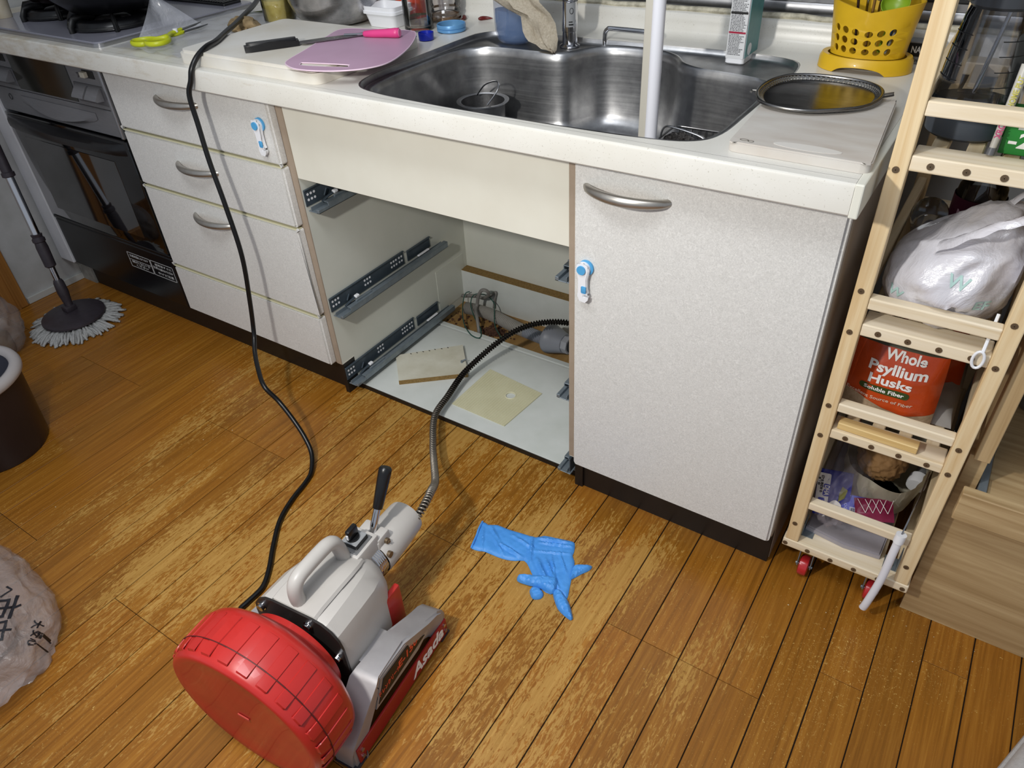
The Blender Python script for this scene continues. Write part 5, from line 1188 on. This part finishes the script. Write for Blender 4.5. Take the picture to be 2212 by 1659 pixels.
obj('bracket', MB().box(.632, .654, .052, .084, .1026, .1042).box(.6545, .656, .052, .082, .1026, .14), GALV, rk)
screw(posts[2], .643, .108, .06, .004)
CRED = mat('red_castor_rubber', '#b3262a', .25, coat=.3)
for x, y in ((.5045, .060), (.628, .066), (.5045, .52), (.628, .52)):
    c_ = obj('castor', MB().box(x-.016, x+.016, y-.018, y+.018, .0795, .083, .001, 1).lathe([(.013, .0), (.015, .003), (.013, .006), (0, .006)], 20, (x, y, .0735)), GALV, rk, True, 40)
    m0 = MB().lathe([(.016, -.0095), (.0205, -.0075), (.0215, 0), (.0205, .0075), (.016, .0095)], 28); m0.mk = 0
    m0.bm.faces.new([v for v in list(m0.bm.verts)[:28]]); m0.bm.faces.new([v for v in list(m0.bm.verts)[-28:]])
    m0.xf(Mx.Translation((x, y-.006, .0216)) @ Mx.Rotation(PI/2, 4, 'Y')); obj('wheel', m0, CRED, c_, True, 40)
    m0 = MB()
    for s_ in (-1, 1): m0.prism([(y-.014, .022), (y+.002, .018), (y+.012, .074), (y-.012, .074)], x+s_*.0125-.0009, x+s_*.0125+.0009, mtx=Mx(((0, 0, 1, 0), (1, 0, 0, 0), (0, 1, 0, 0), (0, 0, 0, 1))))
    m0.cyl((x-.016, y-.006, .0216), (x+.016, y-.006, .0216), .0032, 10); obj('fork', m0, GALV, c_)
# top shelf: blender jug, green box, tube, packet
ZS = .8690
bj = thing('blender_jug', 'smoky transparent blender jug on the top shelf of the pine rack', 'blender', (.522, .150, ZS))
SMK = m_glass('smoky_plastic', (.80, .81, .83, 1), .12)
BCx, BCy = .527, .150
obj('motor_base', MB().lathe([(0, 0), (.044, 0), (.049, .004), (.051, .035), (.050, .042), (0, .042)], 40, (BCx, BCy, ZS)), mat('slate_grey_base', '#3d434b', .4), bj, True, 40)
obj('jug_wall', MB().lathe([(.0505, .040), (.0515, .046), (.050, .056), (.046, .10), (.040, .145), (.036, .158)], 44, (BCx, BCy, ZS)), SMK, bj, True, 60)
obj('jug_wall_inner', MB().lathe([(.0475, .050), (.0435, .10), (.038, .145)], 44, (BCx, BCy, ZS)), m_glass('clear_glass_b', (.8, .8, .82, 1)), bj, True, 60)
m0 = MB()
for z, r in ((.075, .0487), (.093, .0470), (.111, .0450), (.128, .0430)):
    m0.tube([(BCx+r*math.cos(a), BCy+r*math.sin(a), ZS+z) for a in [PI*1.05+.08*k for k in range(12)]], .0006, 4); m0.tube([(BCx+r*math.cos(a), BCy+r*math.sin(a), ZS+z-.004) for a in [PI*1.6+.08*k for k in range(10)]], .0006, 4)
obj('scale_marks', m0, BLKT, bj)['kind'] = 'stuff'
obj('collar', MB().lathe([(.036, .156), (.040, .160), (.040, .176), (.034, .182), (.030, .182)], 36, (BCx, BCy, ZS)), mat('grey_collar', '#3a3d42', .3), bj, True, 40)
obj('handle_ring', MB().tube([(BCx-.036+.016*math.cos(2*PI*k/18), BCy-.02, ZS+.182+.014*math.sin(2*PI*k/18)) for k in range(18)], .0052, 8, closed=True).tube([(BCx+.034+.014*math.cos(2*PI*k/18), BCy-.02, ZS+.186+.013*math.sin(2*PI*k/18)) for k in range(18)], .0052, 8, closed=True), mat('grey_collar', '#3a3d42'), bj, True, 60)
obj('blade_shaft', MB().cyl((BCx-.004, BCy, ZS+.042), (BCx+.010, BCy, ZS+.16), .0028, 10), CHROME, bj, True)
obj('blade', MB().box(BCx-.022, BCx+.022, BCy-.004, BCy+.004, ZS+.050, ZS+.0515).xf(Mx.Identity(4)), CHROME, bj)
GRB = mat('leaf_green_card', '#1f7a2c', .45)
gb = thing('green_box', 'green carton with white digits 20 on the top shelf of the pine rack', 'carton', (.615, .12, ZS))
obj('carton', MB().box(.5745, .6525, .085, .165, ZS, ZS+.040, .001, 1), GRB, gb)
text('digits', '-20', .026, frame((.6030, .0846, ZS+.0175), (1, 0, 0), (0, 0, 1)), WHITET, gb, .042, .0003, .0006)
obj('white_band', MB().box(.588, .6526, .0843, .0848, ZS+.032, ZS+.0395), mat('band_white', '#c9cec4', .5), gb)
tp = thing('tissue_packet', 'white packet with green grass strokes standing on the green carton', 'packet', (.625, .125, ZS+.04))
mbp = MB().box(.594, .6555, .105, .160, ZS+.041, ZS+.135, .012, 3); obj('packet', mbp, mat('white_packet', '#c6c9c6', .4, var='#b9bdb8', vs=20), tp, True, 50)
m0 = MB()
for k in range(7):
    x = .604+.007*k; m0.tube(spline([(x, .1045, ZS+.048), (x+.003*math.sin(k*2), .1043, ZS+.068), (x+.008*math.sin(k*1.3+1), .1043, ZS+.088)], 4), [.0012]*5+[.0008]*3+[.0003], 5)
obj('grass_print', m0, mat('grass_green', '#4f8c33', .5), tp)
tu = thing('leaning_tube', 'white tube with pink and yellow lettering wedged between blender jug and green carton', 'tube', (.572, .09, ZS))
t0, t1 = V((.5680, .072, ZS+.008)), V((.5725, .096, ZS+.105))
obj('tube_body', MB().tube([t0, t0.lerp(t1, .12), t0.lerp(t1, .8), t1], [.0045, .0048, .0062, .0066], 16, flat=.9), mat('tube_white', '#b9b6ae', .4), tu, True, 50)
obj('tube_cap', MB().tube([t0-(t1-t0)*.07, t0+(t1-t0)*.02], .0050, 14), mat('tube_grey_cap', '#5e5f63', .4), tu, True, 50)
fr = frame(t0.lerp(t1, .26)+V((.0006, -.0052, .0)), (t1-t0), (-1, .2, 0)); text('tube_lettering', 'XROS', .010, fr, mat('magenta_print', '#b32566', .5), tu, .022, .0002, .0003)
fr = frame(t0.lerp(t1, .66)+V((.0006, -.0064, .0)), (t1-t0), (-1, .2, 0)); text('tube_lettering', '@HOME PUT', .009, fr, mat('yellow_print', '#a8a03a', .5), tu, .045, .0002, .0003)
# middle shelf: water bottle, shopping bag
ZM = .6080
wbt = thing('water_bottle', 'purple-labelled plastic water bottle at the back of the middle shelf', 'bottle', (.575, .30, ZM))
obj('bottle_wall', MB().lathe([(0, 0), (.034, 0), (.037, .006), (.036, .05), (.037, .11), (.034, .135), (.016, .165), (.013, .185), (0, .185)], 36, (.575, .30, ZM)), m_glass('bottle_plastic', (.75, .78, .8, 1)), wbt, True, 50)
lbv = MB().lathe([(.0378, .055), (.0378, .150*.8)], 36, (.575, .30, ZM)); bvl = bvh_of(lbv)
obj('label', lbv, mat('plum_label', '#3f1525', .4), wbt, True, 60)
for s_, z, sz_, wd in (('Natural', ZM+.095, .020, .050), ('water', ZM+.075, .014, .030)):
    text('label_lettering', s_, sz_, frame((.575, .2, z), (1, 0, 0), (0, 0, 1)), mat('faded_pink_print', '#a08088', .5), wbt, wd, .0001, .0002, bvh=bvl, dirv=(0, 1, 0), lift=.0008)
cbt = thing('clear_bottle', 'ribbed clear plastic bottle lying on the left of the middle shelf', 'bottle', (.515, .30, ZM+.05))
obj('ribbed_wall', MB().tube([(.515, .24+.006*k, ZM+.10-.004*k) for k in range(22)], [.026+.0015*(k % 2) for k in range(22)], 24), m_glass('ribbed_plastic', (.62, .64, .66, 1)), cbt, True, 40)
obj('cap', MB().cyl((.515, .372, ZM+.012), (.515, .392, ZM+.012), .012, 16), mat('navy_cap', '#141c4d', .4), cbt, True)
BAGW = m_film('white_carrier_film', '#e2e0e6', .80, .25, .5, 14)
sg_ = thing('white_shopping_bag', 'stuffed white plastic shopping bag slumped on the middle shelf of the pine rack', 'shopping bag', (.57, .14, ZM))
m0 = crumple(MB(), (.568, .140, .672), (.088, .100, .082), 5, .055, 2.0, 9)
for v in m0.bm.verts:
    up = max(0, (v.co.z-.655)/.09); ang = math.atan2(v.co.z-.76, v.co.x-.63)
    v.co.x += .022*up; v.co.z += (.42*(v.co.x-.55) if v.co.x > .55 else .12*(v.co.x-.55))*up
    rr_ = math.hypot(v.co.x-.63, v.co.z-.76); pl = .0050*math.sin(ang*11+1.2*math.sin(v.co.y*30))*min(1, up+.25)*min(1, rr_/.06); v.co.y += pl; v.co.z += pl*.6
    if v.co.z < ZM+.0008:
        if v.co.y > .03: v.co.z = ZM+.0008
        else: v.co.z = max(v.co.z, .57)
    if v.co.z < .66 and v.co.y < .052: v.co.y = max(v.co.y, .054) if v.co.z > .63 else v.co.y
    v.co.x = min(max(v.co.x, .486), .655)
bvs = bvh_of(m0)
obj('bag_skin', m0, BAGW, sg_, True, 75)
m0 = MB()
for pth, wd in (([(.545, .085, .735), (.575, .065, .765), (.605, .055, .792), (.632, .055, .806), (.648, .062, .812)], .020), ([(.650, .080, .700), (.652, .072, .745), (.651, .066, .785), (.648, .062, .812)], .018), ([(.600, .165, .765), (.622, .150, .800), (.640, .140, .822), (.652, .13, .83)], .020)):
    pth = spline(pth, 7); n4 = len(pth)
    rows = [[p+V((.25*wd*t*.4, wd*.8*t*(1-.55*k/n4)+.002*math.sin(k*.7+t*4), -wd*.5*t*t+.0015*math.sin(t*7+k))) for t in (-1, -.66, -.33, 0, .33, .66, 1)] for k, p in enumerate(pth)]
    m0.grid(rows)
obj('bag_handle', m0, BAGW, sg_, True, 180)
obj('packed_goods', crumple(MB(), (.57, .145, .672), (.072, .08, .058), 3, .18, 2, 21, ZM+.004), mat('pastel_goods', '#bdb3a4', .6, var='#a9a7b5', vs=18), sg_, True, 60)
GRNP = mat('pale_green_print', '#aac8c2', .6)
for s_, sz_, p_ in (('W', .026, (.585, .700)), ('W', .020, (.512, .655)), ('EF', .020, (.622, .668))):
    text('bag_print', s_, sz_, frame((p_[0], -.1, p_[1]), (1, 0, -.12), (.1, 0, 1)), GRNP, sg_, None, .0001, .0005, bvh=bvs, dirv=(0, 1, 0), lift=.0012)
hk = thing('white_hook', 'white plastic carabiner hook hanging on the right of the middle shelf', 'hook', (.644, .028, .60))
obj('hook_loop', MB().tube([(.642+.007*math.cos(2*PI*k/18), .0265, .601+.014*math.sin(2*PI*k/18)) for k in range(18)], .0022, 7, closed=True), WHITEP, hk, True, 60)
obj('hook_strap', MB().tube([(.644, .027, .614), (.645, .045, .640), (.646, .06, .66)], .0025, 7), WHITEP, hk, True)
# lower shelf: psyllium pouches, stick
ZL = .3940
ORG = mat('orange_pouch_film', '#c04618', .33, var='#b8400f', vs=8, coat=.3, bump=.35, bs=22, bd=.006)
OLV = mat('olive_band', '#3c3a22', .4); HUSK = mat('husk_window', '#b9a286', .7, var='#a08a6c', vs=160)
def pouch(org, wd, ht, th, up, label, seed, xdir=(1, 0, 0), deco=True):
    p_ = thing('husk_pouch', label, 'pouch', org, group='orange psyllium pouches')
    fr = frame(org, xdir, up)       # local x right, y up, z out of the front
    if fr.col[2][1] > 0: fr = frame(org, xdir, up) @ Mx.Diagonal((1, 1, 1, 1))
    def pt(u, v_, s_):
        e = min(1, 3.2*min(u, 1-u))**.6*min(1, 2.6*(1-v_))**.7*(.55+.45*min(1, v_*5))
        wv = .0030*mnoise.noise(V((u*6, v_*6, seed)))
        x = (u-.5)*wd*(1-.10*v_*v_); return fr @ V((x, v_*ht, s_*(th*.5*e+wv*min(1, 6*min(u, 1-u, 1-v_)))))
    N = 26; m1 = MB()
    F = [[pt(i/N, j/N, 1) for i in range(N+1)] for j in range(N+1)]; Bk = [[pt(i/N, j/N, -1) for i in range(N+1)] for j in range(N+1)]
    m1.grid(F); m1.grid(Bk); bv = None
    tmp = MB().grid(F); bv = bvh_of(tmp); tmp.bm.free()
    edge = F[0]+[r[-1] for r in F[1:]]+F[-1][::-1][1:]+[r[0] for r in F[::-1]][1:-1]; edb = Bk[0]+[r[-1] for r in Bk[1:]]+Bk[-1][::-1][1:]+[r[0] for r in Bk[::-1]][1:-1]
    m1.grid([edge, edb], True); bmesh.ops.remove_doubles(m1.bm, verts=m1.bm.verts[:], dist=1e-5)
    skin = obj('pouch_skin', m1, ORG, p_, True, 60)
    if not deco: return p_
    off = fr.col[2].to_3d()*.0007
    rows = [[pt(i/N, v_, 1)+off for i in range(N+1)] for v_ in (.90, .94, .975, 1.0)]; obj('top_band', MB().grid(rows), OLV, p_, True, 60)
    rows = [[pt(i/N, v_, 1)+off for i in range(N+1) for v_ in [(.02+.16*t)+.10*(1-i/N)**2*t+.03*t*math.sin(i/N*7)]] for t in (0, .33, .66, 1)]
    obj('husk_window', MB().grid(rows), HUSK, p_, True, 60)
    nd = -fr.col[2].to_3d()
    for s_, x, y, sz_, w2, m_ in (('Whole', .010, .83, .023, .062, WHITET), ('Psyllium', .004, .68, .023, .088, WHITET), ('Husks', -.002, .535, .023, .066, WHITET)):
        text('title_lettering', s_, sz_, fr @ frame((x, y*ht, .1), (1, 0, 0), (0, 1, 0)), m_, p_, w2, .0002, .0007, bvh=bv, dirv=nd, lift=.0012)
    pill = [(x, y) for x, y in rrect(-.046, .032, .375*ht, .375*ht+.0125, .006, 4)]
    m2 = MB().sheet(pill)
    bmesh.ops.subdivide_edges(m2.bm, edges=[e for e in m2.bm.edges if e.calc_length() > .012], cuts=4)
    for v in m2.bm.verts:
        q = fr @ V((v.co.x, v.co.y, .1)); h = bv.ray_cast(q, nd); v.co = (h[0] if h[0] else q)-nd*.0012
    obj('green_pill', m2, mat('dark_green_pill', '#33471f', .4), p_)
    text('pill_lettering', 'Soluble Fiber', .0095, fr @ frame((-.007, .375*ht+.0062, .1), (1, 0, 0), (0, 1, 0)), WHITET, p_, .062, .0001, .0002, bvh=bv, dirv=nd, lift=.0017)
    text('claim_lettering', 'Excellent Source of Fiber', .0085, fr @ frame((-.012, .30*ht, .1), (1, 0, 0), (0, 1, 0)), mat('pale_print', '#ddc7b4', .5), p_, .105, .0001, .0001, bvh=bv, dirv=nd, lift=.0012)
    text('band_lettering', 'Digestive', .006, fr @ frame((.048, .965*ht, .1), (1, 0, 0), (0, 1, 0)), mat('pale_print', '#ddc7b4'), p_, .024, .0001, 0, bvh=bv, dirv=nd, lift=.0012)
    text('weight_lettering', 'NET WT 16 OZ (454 g)', .006, fr @ frame((.0, .02*ht+.005, .1), (1, 0, 0), (0, 1, 0)), mat('pale_print', '#ddc7b4'), p_, .05, .0001, 0, bvh=bv, dirv=nd, lift=.0016)
    return p_
pouch((.5455, .116, ZL+.001), .150, .152, .058, (0, .05, 1), 'orange Whole Psyllium Husks pouch at the front of the lower shelf', 3)
pouch((.588, .215, ZL+.001), .120, .135, .045, (.02, .30, .95), 'plain side of an orange pouch standing behind the front psyllium pouch', 8, (1, .2, 0), False)
ls = obj('pine_offcut', MB().box(-.062, .062, -.010, .010, 0, .013, .001, 1).xf(Mx.Translation((.5530, .0475, ZL+.0005)) @ Mx.Rotation(-.02, 4, 'Z')), m_wood('splintered_pine', '#cdaa6a', '#e0c48a', 'x', 60), None)
tag(ls, 'short splintered pine offcut lying on the front beam of the lower shelf', 'wood piece')
gp = obj('grey_packet', puff(MB(), [(.49, .12), (.652, .13), (.652, .36), (.49, .36)], ZL+.0005, .03, .03, .012, .004, 20, 3), mat('pale_grey_film', '#a9a5a0', .4, alpha=.85), None, True, 60)
tag(gp, 'flat pale grey plastic packet lying behind the psyllium pouches', 'packet')
# bottom shelf
ZB = .1030
gt = thing('grey_folder', 'flat grey plastic envelope lying on the bottom shelf of the pine rack', 'envelope', (.57, .18, ZB))
obj('sheet', MB().prism([(.487, .070), (.560, .060), (.624, .066), (.634, .30), (.49, .36)], ZB+.0004, ZB+.012, bev=.003), mat('grey_envelope', '#a19ca1', .35, var='#959095', vs=12), gt, True, 40)
obj('zip_strip', MB().box(.545, .627, .128, .136, ZB+.012, ZB+.0132), mat('clear_zip', '#c9c6cc', .3), gt)
cbg = thing('clear_snack_bag', 'large clear plastic bag crumpled on the left of the bottom shelf', 'plastic bag', (.515, .15, ZB+.01))
m0 = crumple(MB(), (.520, .165, .185), (.044, .105, .072), 5, .18, 2.4, 14, ZB+.0125)
for v in m0.bm.verts:
    v.co.x = max(v.co.x, .4855)
    if v.co.z > .19: v.co.y = max(v.co.y, .055)
    if v.co.z < .19: v.co.y = max(v.co.y, .052)
bvc = bvh_of(m0); obj('bag_skin', m0, m_film('clear_mauve_film', '#d8ccd4', .12, .12, .6, 24), cbg, True, 75)
obj('pink_capsule', crumple(MB(), (.503, .235, .262), (.013, .018, .014), 3, .15, 2, 4), mat('pink_film', '#c9708f', .3, alpha=.8), cbg, True, 60)
bpk = thing('blue_snack_packet', 'blue and white snack packet with DHA lettering inside the clear bag', 'packet', (.52, .09, .14))
fr = frame((.489, .085, .138), (.98, .15, .1), (-.02, .55, .83)); fr = fr @ Mx.Translation((.012, .020, 0)); BLU = mat('royal_blue_film', '#1c2fae', .35, bump=.2, bs=30)
m0 = MB(); rows = [[fr @ V((-.012+.062*u, -.020+.090*v_, .006*math.sin(PI*u)*math.sin(PI*v_)+.0015*math.sin(9*u+5*v_))) for u in [k/12 for k in range(13)]] for v_ in [k/14 for k in range(15)]]
m0.grid(rows); bmesh.ops.solidify(m0.bm, geom=m0.bm.faces[:], thickness=.003); bvk = bvh_of(m0); obj('packet', m0, BLU, bpk, True, 60)
nd = -fr.col[2].to_3d()
def onpk(name, s_, x, y, sz_, m_, rot=-PI/2, w2=None, lift=.0012): text(name, s_, sz_, fr @ (Mx.Translation((x, y, .08)) @ Mx.Rotation(rot, 4, 'Z')), m_, bpk, w2, .0001, .0004, bvh=bvk, dirv=nd, lift=lift)
def patch(name, poly, m_, lift=.0009):
    m2 = MB().sheet(poly); bmesh.ops.subdivide_edges(m2.bm, edges=[e for e in m2.bm.edges if e.calc_length() > .006], cuts=3)
    for v in m2.bm.verts:
        q = fr @ V((v.co.x, v.co.y, .08)); h = bvk.ray_cast(q, nd); v.co = (h[0] if h[0] else fr @ V((v.co.x, v.co.y, .004)))-nd*lift
    obj(name, m2, m_, bpk)
patch('white_panel', rrect(-.011, .012, .005, .062, .003), WHITET); patch('white_blob', spline2([(.018, -.012), (.034, -.006), (.036, .006), (.026, .014), (.018, .010), (.012, .0)], 4), WHITET)
patch('blue_tab', rrect(-.006, .006, -.006, .014, .003), BLU, .0015); patch('blue_tab', rrect(.001, .013, .018, .042, .003), BLU, .0015); patch('gold_splash', [(.030, .012), (.040, .020), (.044, .036), (.034, .042), (.030, .028)], mat('gold_splash', '#7a7a2a', .4), .0012)
onpk('dha_lettering', 'DHA', .007, .030, .012, WHITET, w2=.020, lift=.0022); onpk('kanji_lettering', '飲', -.0, .004, .012, WHITET, w2=.011, lift=.0022)
onpk('small_lettering', '満9か月頃から', -.003, .040, .005, BLKT, w2=.034, lift=.0018); onpk('small_lettering', 'かりの', -.008, .045, .0045, BLKT, w2=.016, lift=.0018)
b2k = thing('blue_card_packet', 'flat blue packet with a barcode beside the DHA packet', 'packet', (.55, .11, .14))
o1 = V((.5560, .112, .166)); fr1 = frame(o1, (.95, .22, .0), (-.1, .85, .5)); BL2 = mat('periwinkle_film', '#3b4bb6', .4, bump=.2, bs=30)
m0 = MB().box(-.024, .022, -.018, .022, 0, .003, .001, 1); m0.mk = 0; m0.xf(fr1); obj('packet', m0, BL2, b2k)
obj('barcode_patch', MB().box(-.010, .010, -.016, -.002, .003, .0034).xf(fr1), mat('patch_white', '#b9bfd6', .5), b2k)
m0 = MB()
for k in range(14): m0.box(-.0085+.0012*k, -.0085+.0012*k+(.0007 if k % 3 else .0004), -.013, -.004, .0034, .0037)
m0.mk = 0; m0.xf(fr1); obj('barcode', m0, BLKT, b2k)
text('edge_lettering', 'ODO', .007, fr1 @ (Mx.Translation((-.017, -.006, .0034)) @ Mx.Rotation(PI/2, 4, 'Z')), mat('pale_blue_print', '#c3c9ea', .5), b2k, .018, .0001)
pkn = thing('magenta_net_packet', 'magenta plastic packet with a white net pattern on the bottom shelf', 'packet', (.595, .10, .12))
o2 = V((.588, .116, .168)); fr2 = frame(o2, (.90, .38, .05), (-.2, .8, .5))
m0 = MB(); rows = [[fr2 @ V((-.034+.068*u, -.020+.044*v_, .004+.007*math.sin(PI*u)*math.sin(PI*v_)+.003*mnoise.noise(V((u*5, v_*5, 1))))) for u in [k/12 for k in range(13)]] for v_ in [k/10 for k in range(11)]]
m0.grid(rows); bmesh.ops.solidify(m0.bm, geom=m0.bm.faces[:], thickness=.004); obj('packet', m0, mat('magenta_film', '#9c1f4c', .3, var='#b34a6e', vs=20), pkn, True, 60)
m0 = MB()
for k in range(4):
    for sgn in (1, -1):
        pts_ = [fr2 @ V((-.018+.013*k+sgn*.012*t, -.006+.026*t, .0132)) for t in (0, .5, 1)]; m0.tube(pts_, .0005, 4)
obj('net_print', m0, WHITET, pkn)
wpb = thing('white_paper_bag', 'crumpled off-white bag on the bottom shelf holding brown paper', 'paper bag', (.585, .25, .14))
OFFW = mat('offwhite_paper', '#e4dfcd', .55, var='#d6d1bd', vs=14, bump=.5, bs=30, bd=.004)
m0 = MB(); rows = []
for v_, rx, ry, z in ((0, .045, .05, .118), (.1, .054, .060, .124), (.25, .060, .068, .145), (.4, .064, .074, .168), (.55, .067, .078, .190), (.7, .069, .082, .212), (.85, .070, .085, .234), (1, .068, .086, .252)):
    r_ = []
    for a in [2*PI*k/72 for k in range(72)]:
        q = V((math.cos(a)*2.2, math.sin(a)*2.2, v_*2.6)); nz = (1-2*abs(mnoise.noise(q*1.3)))*.5+.5*(1-2*abs(mnoise.noise(q*2.9+V((5, 1, 2))))); k_ = 1+.11*nz
        r_.append((.582+rx*math.cos(a)*k_, .222+ry*math.sin(a)*k_, z+.030*v_*math.sin(3*a+.5)-.062*v_*max(0, math.cos(a-4.6))**3+.007*nz*v_))
    rows.append(r_)
m0.grid(rows, True); m0.bm.verts.ensure_lookup_table(); m0.bm.faces.new(m0.bm.verts[:72]); bmesh.ops.solidify(m0.bm, geom=m0.bm.faces[:], thickness=.0016)
obj('bag_body', m0, OFFW, wpb, True, 35)
bpr = obj('brown_paper', crumple(MB(), (.572, .212, .226), (.042, .050, .038), 5, .14, 2.6, 17), mat('kraft_paper', '#9c774b', .8, var='#86633b', vs=20, bump=.6, bs=60, bd=.003), None, True, 75)
tag(bpr, 'crumpled ball of brown kraft paper stuffed in the off-white bag', 'paper')
wc = thing('white_cap', 'round white plastic cap lying near the right post of the bottom shelf', 'cup', (.642, .21, .14))  # white cap with a grey neck, lying on its side
obj('cap_disc', MB().tube([(.640, .198, .190), (.6405, .204, .191), (.642, .222, .194)], [.0165, .0175, .0165], 28), WHITEP, wc, True, 40)
obj('cap_neck', MB().tube([(.642, .220, .193), (.645, .262, .186)], .010, 18), mat('cap_grey', '#8e8f92', .5), wc, True)
wt_ = thing('white_handle_tool', 'white plastic handle with thin steel rod poking out of the bottom shelf', 'tool', (.633, .015, .03))
obj('handle_tube', MB().tube(spline([(.6385, .0165, .222), (.6375, .012, .185), (.6360, .006, .12), (.629, .000, .055), (.626, .000, .034)], 6), .0058, 14, flat=1.2), mat('gloss_white_handle', '#dcdce2', .25), wt_, True, 60)
obj('collar', MB().tube([(.6385, .0165, .214), (.6392, .0185, .232)], .0088, 16), WHITEP, wt_, True, 40)
obj('steel_rod', MB().tube([(.6392, .0185, .23), (.641, .030, .255), (.646, .075, .275), (.648, .12, .30)], .0014, 6), WIRE, wt_, True)

# ------------------------------------------------------------------ light wood cabinet at the right
wc_ = thing('light_wood_cabinet', 'light oak cabinet with a pull-out tray to the right of the pine rack', 'cabinet', (.95, .3, 0))
obj('side_panel', MB().box(.6935, .7120, .0860, .60, 0, 1.10, .001, 1).box(.6915, .7140, .055, .0858, .4065, 1.10, .001, 1), OAK_Z, wc_)
obj('front_panel', MB().box(.6860, 1.30, .066, .0855, 0, .300, .0005, 1).box(.6860, .7130, .066, .0855, .3, .4060, .0005, 1), OAK, wc_)
obj('back_board', MB().box(.7125, 1.30, .585, .60, 0, .62), OAK, wc_)
obj('side_panel', MB().box(1.278, 1.30, .0865, .584, .301, .62), OAK_Z, wc_)
tr = obj('pull_out_tray', MB().box(.7285, 1.26, .040, .56, .327, .3445, .001, 1), OAK, wc_)
obj('tray_lip', MB().box(.6940, 1.27, .018, .0395, .306, .3640, .0015, 1), OAK, tr)
rl = obj('slide_rail', MB().box(.7148, .7275, .041, .56, .336, .352, .001, 1), GALV, wc_)
obj('slide_cover', MB().box(.7145, .7290, .16, .56, .345, .362, .003, 2).box(.7142, .7195, .145, .17, .338, .356, .001, 1), GALV_D, rl)
obj('stop_tab', MB().box(.7142, .7210, .150, .160, .352, .357), BLACKP, rl)
tc = thing('plastic_tumbler', 'frosted plastic tumbler standing at the back of the oak tray', 'tumbler', (.775, .345, .345))
obj('tumbler', MB().lathe([(0, 0), (.024, 0), (.026, .004), (.030, .075), (.0285, .075), (.024, .006), (0, .005)], 32, (.772, .335, .3448)), mat('frosted_plastic', '#8e8a80', .35, alpha=.55), tc, True, 40)
obj('rim_ring', MB().tube([(.772+.0295*math.cos(2*PI*k/28), .335+.0295*math.sin(2*PI*k/28), .4198) for k in range(28)], .0012, 6, closed=True), mat('frosted_plastic', '#8e8a80'), tc, True)
pc = thing('rice_container', 'large pale rounded plastic container standing on the oak tray at the right edge', 'container', (.885, .20, .345))
obj('container_shell', MB().lathe([(0, 0), (.085, 0), (.100, .006), (.108, .03), (.112, .20), (.10, .215), (0, .22)], 48, (.893, .178, .3448)), mat('pale_frosted_shell', '#a8a5a3', .4, var='#9d9a98', vs=8), pc, True, 40)
obj('lid_knob', MB().lathe([(0, .22), (.03, .22), (.028, .24), (0, .245)], 28, (.893, .178, .3448)), mat('pale_frosted_shell', '#a8a5a3'), pc, True, 40)
